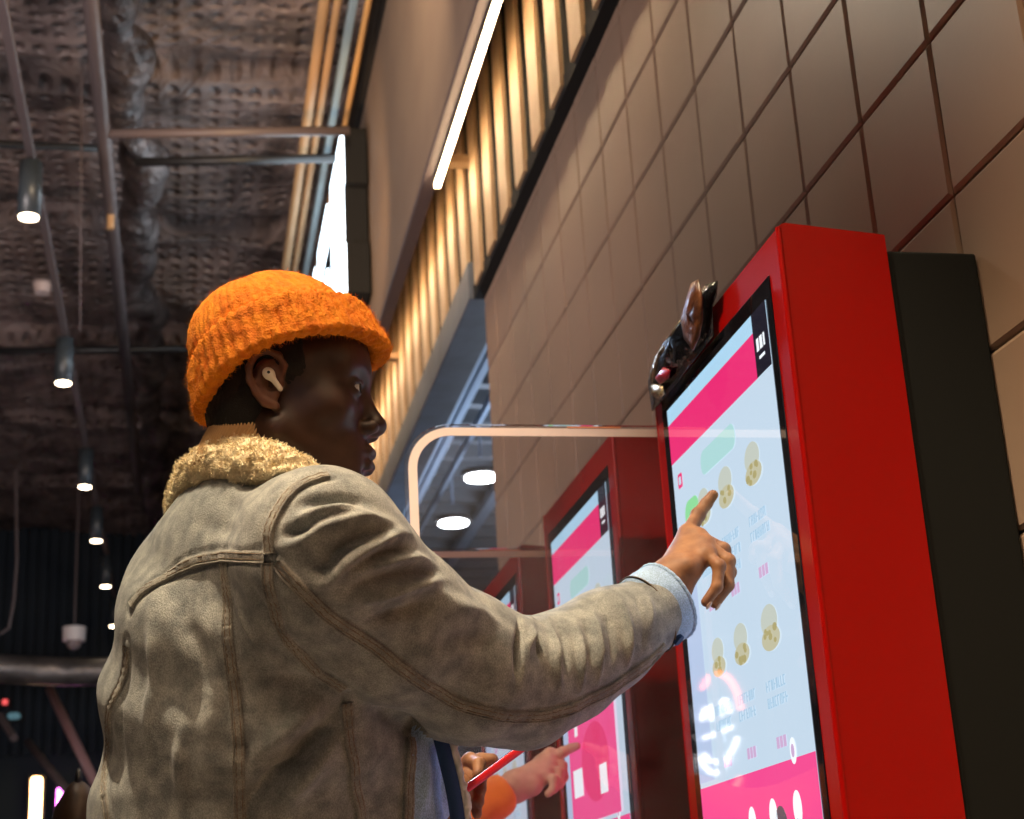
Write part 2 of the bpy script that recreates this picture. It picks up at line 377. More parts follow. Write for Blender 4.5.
# ================================================================ KIOSKS
m_red = mat('red_lacquer', (.33, .002, .001), .25, spec=.35, coat=.12, bump=(3, .03, .01))
m_anth = mat('anthracite_steel', (.006, .007, .0065), .8, spec=.2, bump=(300, .1, .0006))
m_glass_black = mat('black_glass', (.006, .006, .009), .05, spec=.5)
def scr(name, col, s): return mat(name, (.01, .01, .012), .025, spec=.5, emit=col, estr=s)
S = 1.0
m_scr = scr('screen_menu', (.56, .70, .84), 1.0*S)
m_scr_sky = scr('screen_sky', (.42, .68, .88), 1.0*S)
m_scr_pink = scr('screen_pink', (.80, .025, .17), 1.05*S)
m_scr_footer = scr('screen_footer', (.88, .07, .28), 1.05*S)
m_scr_navy = scr('screen_navy', (.012, .012, .03), .6)
m_scr_green = scr('screen_green', (.28, .72, .34), 1.0*S)
m_scr_mint = scr('screen_mint', (.42, .70, .70), 1.0*S)
m_scr_white = scr('screen_white', (.85, .9, .95), 1.1*S)
m_scr_txt = scr('screen_text', (.38, .57, .74), 1.0*S)
m_scr_price = scr('screen_price', (.62, .42, .66), 1.0*S)
m_scr_bun = scr('screen_bun', (.58, .63, .56), .95*S)
m_scr_patty = scr('screen_filling', (.60, .58, .40), .9*S)
m_scr_dk = scr('screen_sauce', (.12, .14, .2), .6*S)
m_scr_lemon = scr('screen_cheese', (.50, .44, .20), .85*S)
KX = .72
def plate(y0, y1, z0, z1, x, th=.0004, r=0):
    bm = bmesh.new()
    if r: return prism(bm, rrect(y0, y1, z0, z1, r, 5), 0, x, x+th)
    return box(bm, x, x+th, y0, y1, z0, z1)
def disc(cy_, cz, ry, rz, x, th=.0004, n=20):
    return prism(bmesh.new(), [(cy_+ry*math.cos(2*math.pi*k/n), cz+rz*math.sin(2*math.pi*k/n)) for k in range(n)], 0, x, x+th)
# a kiosk is built about its near lower corner: local y from 0 (near) to .574 (far), z from the floor
W_ = .574; ZT = .84+H
def kiosk(y0, label, detail):
    t = thing('ordering_kiosk', label, 'kiosk', (KX, y0, 0), 'red self-service ordering kiosks')
    zl = lambda z: z+H
    # red frame: a shell with a window for the glass
    bm = bmesh.new()
    gy0, gy1, gz0, gz1 = .041, .536, -.62+H, .786+H
    prism(bm, [(0, .30), (.144, .30), (.144, ZT-.012), (.012, ZT), (.006, ZT-.002), (0, ZT-.008)], 1, 0, gy0)
    prism(bm, [(0, .30), (.144, .30), (.144, ZT-.012), (.012, ZT), (.006, ZT-.002), (0, ZT-.008)], 1, gy1, W_)
    prism(bm, [(0, gz1), (.144, gz1), (.144, ZT-.012), (.012, ZT), (.006, ZT-.002), (0, ZT-.008)], 1, gy0, gy1)
    box(bm, 0, .144, gy0, gy1, .30, gz0)
    box(bm, .03, .144, gy0, gy1, gz0, gz1)
    bmesh.ops.remove_doubles(bm, verts=bm.verts, dist=1e-5)
    fr = obj('red_frame', bm, m_red, t)
    # fine rounded corner bead that catches the light
    bm = bmesh.new(); cyl(bm, (.003, .003, .30), (.003, .003, ZT-.006), .0042, 12); cyl(bm, (.003, W_-.003, .30), (.003, W_-.003, ZT-.006), .0042, 12)
    obj('corner_bead', bm, m_red, t)
    obj('rear_housing', B(.145, .268, .003, W_-.003, .30, .808+H, .004, 2), m_anth, t)
    obj('screen_glass', B(-.0015, .028, gy0+.0005, gy1-.0005, gz0, gz1, .0012, 2), m_glass_black, t)
    x = -.0022
    dy0, dy1, dz0, dz1 = .060, .507, -.50+H, .760+H
    sc = obj('display', plate(dy0, dy1, dz0, dz1, x), m_scr, t)
    def ui(name, bm, m, lv=1):
        o_ = obj(name, bm, m, sc); o_.location.x = -.0004*lv; return o_
    ui('top_strip', plate(dy0, dy1, .735+H, dz1, x), m_scr_sky)
    ui('banner', plate(.1135, dy1, .673+H, .735+H, x), m_scr_pink)
    ui('clock_panel', plate(dy0, .1135, .673+H, dz1, x, ), m_scr_navy, 2)
    b2 = bmesh.new()
    for k, (a, b_, c_, d_) in enumerate(((.074, .079, .705, .722), (.083, .092, .705, .722), (.096, .104, .705, .722), (.078, .098, .693, .697))):
        box(b2, x, x+.0004, a, b_, c_+H, d_+H)
    ui('clock_digits', b2, m_scr_white, 3)
    ui('footer', plate(dy0, dy1, .0+H, .193+H, x), m_scr_footer)
    # round footer buttons
    for cyy, czz in ((.30, .13), (.22, .133), (.135, .135)):
        ui('footer_button', disc(cyy, czz+H, .014, .021, x), m_scr_white, 2)
    for cyy, czz in ((.315, .098), (.245, .10), (.195, .115), (.14, .095)):
        ui('footer_picture', disc(cyy, czz+H, .022, .028, x), m_scr_bun if cyy > .2 else m_scr_dk, 2)
    ui('footer_badge', disc(.130, .202+H, .010, .016, x), m_scr_white, 2)
    ui('badge_dot', disc(.130, .202+H, .005, .008, x), m_scr_price, 3)
    ui('brand_badge', plate(.462, .482, .628+H, .650+H, x, r=.004), m_scr_pink, 2)
    ui('badge_hole', plate(.467, .477, .633+H, .645+H, x, r=.002), m_scr, 3)
    ui('green_tab', plate(.395, .462, .545+H, .60+H, x, r=.02), m_scr_green, 2)
    ui('mint_heading', plate(.22, .37, .615+H, .65+H, x, r=.015), m_scr_mint, 2)
    ui('side_menu', plate(.44, dy1, .20+H, .53+H, x), scr('screen_side', (.47, .58, .80), 1.0*S), 1)
    if detail == 2:
        ui('promo_panel', plate(dy0+.045, dy1-.05, .20+H, .45+H, x), m_scr_footer, 6)
        ui('promo_shape', disc(.26, .30+H, .10, .07, x, n=28), m_scr_pink, 7)
        b2 = bmesh.new()
        for a, c_, ww, hh in ((.42, .40, .018, .03), (.38, .36, .02, .022), (.30, .42, .014, .03), (.27, .385, .02, .014), (.20, .41, .03, .02)): box(b2, x, x+.0004, a, a+ww, c_+H, c_+hh+H)
        ui('promo_text', b2, m_scr_white, 8)
        ui('promo_card', plate(.18, .23, .24+H, .29+H, x), m_scr_white, 8); ui('promo_card', plate(.36, .43, .25+H, .30+H, x), m_scr_white, 8)
    # dishes with captions and prices
    rows = [(.560, ((.375, .86), (.277, 1.), (.165, 1.))), (.345, ((.375, .9), (.277, .95), (.165, 1.05)))]
    for zr, its in rows:
        for yc, s in its:
            p = ui('dish_picture', disc(yc, zr+.022+H, .028*s, .020*s, x), m_scr_bun, 2)
            q = obj('dish_filling', disc(yc-.002, zr+H, .031*s, .015*s, x), m_scr_patty, sc); q.location.x = -.0014
            b2 = bmesh.new(); rr_ = random.Random(int(yc*900+zr*50))
            for k in range(7):
                a_ = yc+rr_.uniform(-.020, .020)*s; c_ = zr+rr_.uniform(-.010, .012)+H; w2 = rr_.uniform(.004, .008)
                prism(b2, [(a_+w2*math.cos(t_), c_+w2*.7*math.sin(t_)) for t_ in [2*math.pi*j/9 for j in range(9)]], 0, x-k*.00004, x+.0004-k*.00004)
            q = obj('dish_topping', b2, m_scr_lemon, sc); q.location.x = -.0018
            b2 = bmesh.new(); rr_ = random.Random(int(yc*1000+zr*77))
            for ln in range(3 if yc == .277 and zr > .5 else 2):
                yy = yc+.034
                while yy > yc-.030:
                    w2 = rr_.uniform(.005, .0075); za = zr-.063-.021*ln+H; zb_ = za+.013; st_ = .0019
                    box(b2, x, x+.0004, yy-st_, yy, za, zb_)
                    if rr_.random() < .6: box(b2, x, x+.0004, yy-w2, yy-w2+st_, za, zb_)
                    for zz in rr_.sample([za, (za+zb_)/2-st_/2, zb_-st_], rr_.choice((1, 2))): box(b2, x, x+.0004, yy-w2+.0002, yy-st_, zz, zz+st_)
                    yy -= w2+.0028
            ui('dish_caption', b2, m_scr_txt, 2)
            b2 = bmesh.new()
            for k in range(3): box(b2, x, x+.0004, yc-.016+.012*k, yc-.007+.012*k, zr-.135+H, zr-.121+H)
            ui('dish_price', b2, m_scr_price, 2)
    obj('pedestal', B(.08, .2, .17, .40, .012, .31, .006, 2), m_anth, t)
    obj('floor_plate', B(-.04, .26, .05, .52, 0, .012, .003, 1), m_anth, t)
    return t
kiosk(1.736, 'nearest red ordering kiosk, the one the man in orange hat touches', 1)
kiosk(1.736+.838, 'middle red ordering kiosk behind the clear divider', 2)
kiosk(1.736+.838*2, 'farthest red ordering kiosk, seen through both clear dividers', 1)

# clear dividers
def acrylic():
    m = bpy.data.materials.new('clear_acrylic'); m.use_nodes = True; nt = m.node_tree; nt.nodes.clear(); L = nt.links
    o = nt.nodes.new('ShaderNodeOutputMaterial'); tr = nt.nodes.new('ShaderNodeBsdfTransparent'); tr.inputs[0].default_value = (.95, .93, .93, 1)
    gl = nt.nodes.new('ShaderNodeBsdfGlossy'); gl.inputs['Roughness'].default_value = .04
    df = nt.nodes.new('ShaderNodeBsdfDiffuse'); df.inputs[0].default_value = (.85, .80, .78, 1)
    fr = nt.nodes.new('ShaderNodeFresnel'); fr.inputs['IOR'].default_value = 1.35
    m1 = nt.nodes.new('ShaderNodeMixShader'); m2 = nt.nodes.new('ShaderNodeMixShader')
    tc = nt.nodes.new('ShaderNodeTexCoord'); n = nt.nodes.new('ShaderNodeTexNoise'); n.inputs['Scale'].default_value = 5; n.inputs['Detail'].default_value = 6
    mr = nt.nodes.new('ShaderNodeMapRange'); mr.inputs['From Min'].default_value = .3; mr.inputs['From Max'].default_value = .8; mr.inputs['To Min'].default_value = .0; mr.inputs['To Max'].default_value = .06
    L.new(tc.outputs['Object'], n.inputs['Vector']); L.new(n.outputs['Fac'], mr.inputs['Value'])
    L.new(mr.outputs['Result'], m1.inputs['Fac']); L.new(tr.outputs[0], m1.inputs[1]); L.new(df.outputs[0], m1.inputs[2])
    L.new(fr.outputs[0], m2.inputs['Fac']); L.new(m1.outputs[0], m2.inputs[1]); L.new(gl.outputs[0], m2.inputs[2]); L.new(m2.outputs[0], o.inputs['Surface'])
    return m
m_acr = acrylic()
m_edge = mat('frosted_edge', (.90, .68, .57), .5, emit=None)
m_tape = mat('orange_sticker', (.85, .30, .12), .5)
def ring_prism(bm, outer, inner, axis, a, b):
    def P(u, v, w): return {0: (w, u, v), 1: (u, w, v), 2: (u, v, w)}[axis]
    n = len(outer)
    R4 = [[bm.verts.new(P(u, v, w)) for u, v in lp] for lp, w in ((outer, a), (inner, a), (inner, b), (outer, b))]
    for i in range(n):
        j = (i+1) % n
        for p, q in ((0, 1), (1, 2), (2, 3), (3, 0)): bm.faces.new((R4[p][i], R4[p][j], R4[q][j], R4[q][i]))
    return bm
for k, lb in enumerate(('clear acrylic divider with rounded corner between nearest and middle kiosks', 'clear acrylic divider between the middle and the farthest kiosks')):
    Y0 = 2.412+.838*k
    t = thing('acrylic_divider', lb, 'divider', (.99, Y0, .30), 'clear dividers between the kiosks')
    zt = .792+H-.30; r = .075; x0 = .333-.99
    out = rrect(x0, -.001, 0, zt, r, 10, (0, 1, 1, 0))
    o1 = rrect(x0+.006, -.001, .006, zt-.006, r-.006, 10, (0, 1, 1, 0)); o2 = rrect(x0+.020, -.0012, .020, zt-.0195, r-.020, 10, (0, 1, 1, 0))
    obj('clear_panel', prism(bmesh.new(), out, 1, 0, .006), m_acr, t)
    obj('frosted_border', ring_prism(bmesh.new(), o1, o2, 1, -.0012, -.0002), m_edge, t)
    obj('corner_sticker', B(-.39, -.30, -.002, -.0013, zt-.0055, zt-.003), m_tape, t)
    obj('floor_post', B(-.60, -.02, -.004, .010, -.30, .001, .002, 1), m_anth, t)
    obj('wall_bracket', B(-.02, -.001, -.012, .018, .5, .56, .002, 1), m_anth, t)
# glossy dark curled wrapper on the far upper corner of the near kiosk
t = thing('foil_wrapper', 'glossy black and brown curled foil wrapper on the far top corner of the nearest kiosk', 'wrapper', (KX, 2.2, .84+H))
m_wrap = mat('wrapper_black', (.003, .003, .004), .22, spec=.8, bump=(40, .5, .01))
m_wrapb = mat('wrapper_brown', (.20, .065, .02), .35, bump=(40, .5, .01), var=(30, (.06, .02, .01)))
m_wrapg = mat('wrapper_gold', (.75, .62, .40), .25, metal=.7, bump=(60, .5, .01), var=(40, (.3, .2, .12)))
def loc(px, py, X=.70): 
    p = on_x(px, py, X); return Vector((p[0]-KX, p[1]-2.2, p[2]-.84-H))
def sheet(name, outline, m, X0=.712, bulge=.025):
    """a curled leaf: outline on the front plane, dished out towards the back"""
    P = [loc(px, py, X0) for px, py in outline]; c_ = sum(P, Vector())/len(P)
    bm = bmesh.new(); N = 5; rings = []
    for s_i in range(N+1):
        f_ = 1-s_i/N
        rings.append([bm.verts.new(c_+(p-c_)*f_+Vector((-bulge*(1-f_*f_)*(.7+.3*math.sin(3*i)), 0, 0))) if f_ > 0 else None for i, p in enumerate(P)])
    cv = bm.verts.new(c_+Vector((-bulge, 0, 0))); n = len(P)
    for a, b in zip(rings[:-1], rings[1:]):
        if b[0] is None:
            for i in range(n): bm.faces.new((a[i], a[(i+1) % n], cv))
        else:
            for i in range(n): bm.faces.new((a[i], a[(i+1) % n], b[(i+1) % n], b[i]))
    o_ = obj(name, bm, m, t, True)
    md = o_.modifiers.new('thick', 'SOLIDIFY'); md.thickness = .002; md.offset = 1
    return o_
sheet('black_body', [(653, 411), (649, 382), (654, 362), (664, 345), (680, 322), (693, 312), (706, 286), (718, 281), (717, 295), (713, 305), (714, 336), (690, 366), (668, 395)], m_wrap, .712, .022)
sheet('brown_leaf', [(694, 350), (685, 338), (682, 320), (688, 298), (692, 284), (699, 280), (702, 292), (703, 320), (700, 336)], m_wrapb, .684, .010)
sheet('gold_edge', [(650, 380), (655, 360), (664, 346), (683, 318), (682, 322), (668, 350), (658, 368), (653, 384)], m_wrapg, .704, .008)
sheet('gold_label', [(652, 394), (653, 384), (663, 386), (665, 394), (660, 399)], m_wrapg, .698, .006)
sheet('red_label', [(656, 378), (664, 368), (671, 370), (669, 378), (661, 384)], mat('wrapper_red', (.35, .01, .03), .3), .698, .006)
# ================================================================ IMPLICIT MODELLING KIT
def nrm(v): v = np.asarray(v, float); return v/np.linalg.norm(v)
class Sdf:
    """ordered list of smooth unions / cuts of simple solids"""
    def __init__(s): s.ops = []
    def add(s, fn, c, r, k=.01, op='u'):
        s.ops.append((op, fn, np.asarray(c, float), r, k)); return s
    def cone(s, a, b, ra, rb, k=.01, op='u'):
        a = np.asarray(a, float); b = np.asarray(b, float); d = b-a; L2 = max(d@d, 1e-12)
        def fn(P):
            q = P-a; h = np.clip(q@d/L2, 0, 1)
            return np.linalg.norm(q-h[:, None]*d, axis=1)-(ra+(rb-ra)*h)
        return s.add(fn, (a+b)/2, math.sqrt(L2)/2+max(ra, rb), k, op)
    def ball(s, c, r, k=.01, op='u'): return s.cone(c, np.asarray(c, float)+1e-5, r, r, k, op)
    def chain(s, pts, rad, k=.006, op='u'):
        for i in range(len(pts)-1): s.cone(pts[i], pts[i+1], rad[i], rad[i+1], k, op)
        return s
    def ell(s, c, r, k=.01, op='u', R=None):
        """ellipsoid, R = 3x3 whose rows are its axes"""
        c = np.asarray(c, float); r = np.asarray(r, float)
        def fn(P):
            q = P-c
            if R is not None: q = q@R.T
            k0 = np.linalg.norm(q/r, axis=1); k1 = np.linalg.norm(q/(r*r), axis=1)
            return k0*(k0-1)/np.maximum(k1, 1e-9)
        return s.add(fn, c, max(r), k, op)
    def loft(s, a, b, lat, ra, rb, k=.02, op='u', cap=.04, pw=2.0):
        """elliptic limb from a to b; ra, rb = (lateral, depth) radii; lat = lateral direction"""
        a = np.asarray(a, float); b = np.asarray(b, float); ax = b-a; L = np.linalg.norm(ax); ax = ax/L
        lt = np.asarray(lat, float); lt = nrm(lt-ax*(lt@ax)); dp = np.cross(ax, lt); ra = np.array(ra, float); rb = np.array(rb, float)
        def fn(P):
            q = P-a; w = q@ax; h = np.clip(w/L, 0, 1); e = (w-h*L)
            u = q@lt; v = q@dp
            ru = ra[0]+(rb[0]-ra[0])*h; rv = ra[1]+(rb[1]-ra[1])*h
            k0 = ((np.abs(u)/ru)**pw+(np.abs(v)/rv)**pw+(np.abs(e)/cap)**pw)**(1/pw)
            k1 = np.sqrt((u/ru**2)**2+(v/rv**2)**2+(e/cap**2)**2)
            return np.minimum(k0*(k0-1)/np.maximum(k1, 1e-9), (k0-1)*np.minimum(np.minimum(ru, rv), 9)*1.4+1e9*(k0 < .0))
        return s.add(fn, (a+b)/2, L/2+max(ra.max(), rb.max())+cap, k, op)
    def __call__(s, P, c=None, rad=None):
        d = np.full(len(P), 1.0)
        for op, fn, cc, r, k in s.ops:
            if c is not None and np.linalg.norm(c-cc) > r+rad+.05+2*k: continue
            e = fn(P)
            if op == 'u':
                h = np.clip(.5+.5*(d-e)/k, 0, 1); d = d+(e-d)*h-k*h*(1-h)
            elif op == 's':
                h = np.clip(.5-.5*(d+e)/k, 0, 1); d = d+(-e-d)*h+k*h*(1-h)
            elif op == 'i':
                h = np.clip(.5-.5*(d-e)/k, 0, 1); d = d+(e-d)*h+k*h*(1-h)
            elif op == 'o':                    # inflate / carve by a field
                d = d+e
        return d
def nets(f, lo, hi, h, Bk=16):
    """sparse naive surface nets of f(P, centre, radius) between lo and hi; returns verts, quads"""
    lo = np.asarray(lo, float); n = np.ceil((np.asarray(hi)-lo)/h).astype(int)+2
    nb = -(-n//Bk); S1 = 1 << 20
    allk, allv, allq = [], [], []
    bc = np.stack(np.meshgrid(*[np.arange(k) for k in nb], indexing='ij'), -1).reshape(-1, 3)
    cen = lo+(bc+.5)*Bk*h; rad = Bk*h*.5*1.7321
    dc = np.array([f(cen[i:i+1], cen[i], rad)[0] for i in range(len(bc))])
    ax = np.arange(-1, Bk+1)
    gx, gy, gz = np.meshgrid(ax, ax, ax, indexing='ij'); G = np.stack([gx, gy, gz], -1).reshape(-1, 3)
    nn = Bk+2
    for b, c, d0 in zip(bc, cen, dc):
        if abs(d0) > rad*1.25+4*h: continue
        I = b*Bk+G
        D = f(lo+I*h, c, rad+2*h).reshape(nn, nn, nn)
        ins = D < 0
        if ins.all() or not ins.any(): continue
        m = nn-1
        acc = np.zeros((m, m, m, 3)); cnt = np.zeros((m, m, m))
        for a in range(3):
            sl0 = [slice(None)]*3; sl1 = [slice(None)]*3; sl0[a] = slice(0, -1); sl1[a] = slice(1, None)
            A = D[tuple(sl0)]; C = D[tuple(sl1)]; cr_ = (A < 0) != (C < 0)
            t = np.where(cr_, A/np.where(cr_, A-C, 1), 0)
            o = [x for x in range(3) if x != a]
            for u in (0, 1):
                for v in (0, 1):
                    sl = [slice(None)]*3; sl[o[0]] = slice(u, u+m); sl[o[1]] = slice(v, v+m)
                    q = cr_[tuple(sl)]; tt = t[tuple(sl)]
                    cnt += q
                    acc[..., a] += np.where(q, tt, 0); acc[..., o[0]] += q*u; acc[..., o[1]] += q*v
        act = cnt > 0
        pos = acc/np.maximum(cnt, 1)[..., None]
        ci = np.stack(np.nonzero(act), -1)
        gi = b*Bk+ci-1
        key = ((gi[:, 0]+2)*S1+(gi[:, 1]+2))*S1+(gi[:, 2]+2)
        allk.append(key); allv.append(lo+(gi+pos[act])*h)
        kg = np.full((m, m, m), -1, np.int64); kg[act] = key
        for a in range(3):
            sl0 = [slice(1, 1+Bk)]*3; sl1 = list(sl0); sl1[a] = slice(2, 2+Bk)
            A = ins[tuple(sl0)]; C = ins[tuple(sl1)]
            E = np.stack(np.nonzero(A != C), -1)
            if not len(E): continue
            o = [(a+1) % 3, (a+2) % 3]
            q = []
            for du, dv in ((0, 0), (1, 0), (1, 1), (0, 1)):
                J = E.copy(); J[:, a] += 1; J[:, o[0]] += du; J[:, o[1]] += dv
                q.append(kg[J[:, 0], J[:, 1], J[:, 2]])
            q = np.stack(q, -1)
            fl = ~A[E[:, 0], E[:, 1], E[:, 2]]
            q[fl] = q[fl][:, ::-1]
            allq.append(q)
    K = np.concatenate(allk); V = np.concatenate(allv); Q = np.concatenate(allq)
    uk, ui = np.unique(K, return_index=True)
    return V[ui], np.searchsorted(uk, Q)
def normals(V, Q):
    n = np.cross(V[Q[:, 2]]-V[Q[:, 0]], V[Q[:, 3]]-V[Q[:, 1]]); N = np.zeros_like(V)
    for i in range(4):
        for a in range(3): N[:, a] += np.bincount(Q[:, i], n[:, a], len(V))
    return N/np.maximum(np.linalg.norm(N, axis=1), 1e-12)[:, None]
def relax(V, Q, it=1, w=.5):
    for _ in range(it):
        S_ = np.zeros_like(V); c = np.zeros(len(V))
        for i, j in ((0, 1), (1, 2), (2, 3), (3, 0)):
            for a, b in ((i, j), (j, i)):
                for x in range(3): S_[:, x] += np.bincount(Q[:, a], V[Q[:, b], x], len(V))
                c += np.bincount(Q[:, a], minlength=len(V))
        V = V*(1-w)+w*S_/np.maximum(c, 1)[:, None]
    return V
def npobj(name, V, Q, m, parent=None, smooth=True):
    me = bpy.data.meshes.new(name); n = Q.shape[1]
    me.vertices.add(len(V)); me.vertices.foreach_set('co', V.astype(np.float32).ravel())
    me.loops.add(Q.size); me.loops.foreach_set('vertex_index', Q.astype(np.int32).ravel())
    me.polygons.add(len(Q)); me.polygons.foreach_set('loop_start', np.arange(0, Q.size, n, dtype=np.int32))
    me.update(calc_edges=True)
    me.polygons.foreach_set('use_smooth', np.full(len(Q), smooth))
    if m: me.materials.append(m)
    return link(bpy.data.objects.new(name, me), parent)
_pr = np.random.RandomState(11); _lat = _pr.rand(32, 32, 32)
def largest(V, Q):
    """drop everything but the largest connected piece"""
    lab = np.arange(len(V))
    while True:
        m = lab[Q].min(1); new = lab.copy()
        for i in range(4): np.minimum.at(new, Q[:, i], m)
        new = new[new]
        if (new == lab).all(): break
        lab = new
    r = np.bincount(lab).argmax(); keep = lab == r; ix = np.cumsum(keep)-1
    return V[keep], ix[Q[keep[Q[:, 0]]]]
def noise3(P, s, seed=0):
    """smooth value noise -1..1"""
    q = P/s+seed*7.31; i = np.floor(q).astype(int); f = q-i; f = f*f*(3-2*f)
    g = lambda a, b, c: _lat[(i[:, 0]+a) % 32, (i[:, 1]+b) % 32, (i[:, 2]+c) % 32]
    x0 = (g(0, 0, 0)*(1-f[:, 0])+g(1, 0, 0)*f[:, 0])*(1-f[:, 1])+(g(0, 1, 0)*(1-f[:, 0])+g(1, 1, 0)*f[:, 0])*f[:, 1]
    x1 = (g(0, 0, 1)*(1-f[:, 0])+g(1, 0, 1)*f[:, 0])*(1-f[:, 1])+(g(0, 1, 1)*(1-f[:, 0])+g(1, 1, 1)*f[:, 0])*f[:, 1]
    return 2*(x0*(1-f[:, 2])+x1*f[:, 2])-1
def seg_dist(P, pts):
    """distance to a polyline and the arc position of the nearest point"""
    best = np.full(len(P), 9.); arc = np.zeros(len(P)); L = 0
    for a, b in zip(pts[:-1], pts[1:]):
        d = b-a; l2 = max(d@d, 1e-12); q = P-a; h = np.clip(q@d/l2, 0, 1); e = np.linalg.norm(q-h[:, None]*d, axis=1)
        m = e < best; best[m] = e[m]; arc[m] = (L+h*math.sqrt(l2))[m]; L += math.sqrt(l2)
    return best, arc, L
def smooth_line(pts, n=8):
    """Catmull-Rom through the points"""
    P = [np.asarray(p, float) for p in pts]; P = [2*P[0]-P[1]]+P+[2*P[-1]-P[-2]]; out = []
    for i in range(1, len(P)-2):
        for k in range(n):
            t = k/n; a, b, c, d = P[i-1:i+3]
            out.append(.5*((2*b)+(-a+c)*t+(2*a-5*b+4*c-d)*t*t+(-a+3*b-3*c+d)*t**3))
    out.append(P[-2]); return np.array(out)
# ================================================================ THE MAN IN THE ORANGE HAT
def skin_mat(name, col, dark, rough, sss=.12):
    m = mat(name, col, rough, spec=.5, sss=sss, bump=(420, .12, .0008, 4), var=(45, dark))
    return m
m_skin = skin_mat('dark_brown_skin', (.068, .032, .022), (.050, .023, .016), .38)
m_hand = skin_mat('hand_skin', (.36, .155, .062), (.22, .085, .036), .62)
m_hair = mat('black_hair', (.006, .005, .005), .7, bump=(700, 1, .003))
m_beanie = mat('orange_wool', (.93, .29, .003), .9, sheen=.2, sheen_tint=(1, .5, .1), bump=(420, .8, .0035, 5), var=(60, (.80, .19, .002)))
m_sherpa = mat('cream_sherpa', (.95, .83, .58), .95, sheen=.5, sheen_tint=(1, .85, .6), bump=(260, .8, .004, 4), var=(90, (.84, .68, .43)))
m_rib = mat('tan_rib_knit', (.58, .35, .15), .85, sheen=.3, bump=(500, .3, .001))
def denim(name, col, dark):
    m = mat(name, col, .85, sheen=.15, sheen_tint=(.9, .9, 1), var=(48, dark))
    nt = m.node_tree; b = nt.nodes['Principled BSDF']; L = nt.links
    tc = nt.nodes.new('ShaderNodeTexCoord')
    n1 = nt.nodes.new('ShaderNodeTexNoise'); n1.inputs['Scale'].default_value = 720; n1.inputs['Detail'].default_value = 3
    mp = nt.nodes.new('ShaderNodeMapping'); mp.inputs['Scale'].default_value = (1, 1, .7)
    L.new(tc.outputs['Object'], mp.inputs['Vector']); L.new(mp.outputs['Vector'], n1.inputs['Vector'])
    n2 = nt.nodes.new('ShaderNodeTexNoise'); n2.inputs['Scale'].default_value = 34; n2.inputs['Detail'].default_value = 6
    L.new(tc.outputs['Object'], n2.inputs['Vector'])
    ad = nt.nodes.new('ShaderNodeMath'); ad.operation = 'MULTIPLY_ADD'; ad.inputs[1].default_value = 1.2
    L.new(n2.outputs['Fac'], ad.inputs[0]); L.new(n1.outputs['Fac'], ad.inputs[2])
    bp = nt.nodes.new('ShaderNodeBump'); bp.inputs['Strength'].default_value = .5; bp.inputs['Distance'].default_value = .0022
    L.new(ad.outputs[0], bp.inputs['Height']); L.new(bp.outputs['Normal'], b.inputs['Normal'])
    # speckle of the weave and faded wear
    src = b.inputs['Base Color'].links[0].from_socket
    mr = nt.nodes.new('ShaderNodeMapRange'); mr.inputs['From Min'].default_value = .38; mr.inputs['From Max'].default_value = .62; mr.inputs['To Min'].default_value = .76; mr.inputs['To Max'].default_value = 1.2
    L.new(n1.outputs['Fac'], mr.inputs['Value'])
    mx = nt.nodes.new('ShaderNodeVectorMath'); mx.operation = 'SCALE'
    L.new(src, mx.inputs[0]); L.new(mr.outputs['Result'], mx.inputs['Scale']); L.new(mx.outputs[0], b.inputs['Base Color'])
    return m
m_denim = denim('washed_denim', (.315, .320, .300), (.165, .175, .175))
m_denim_seam = denim('denim_seam', (.29, .275, .235), (.16, .155, .145))
m_denim_screenlit = denim('screen_lit_denim', (.38, .54, .78), (.31, .44, .66))  # jacket denim with the blue screen light painted in
m_navy = mat('navy_lining', (.010, .045, .14), .8, bump=(500, .4, .001))
m_thread = mat('brown_thread', (.17, .115, .07), .7)

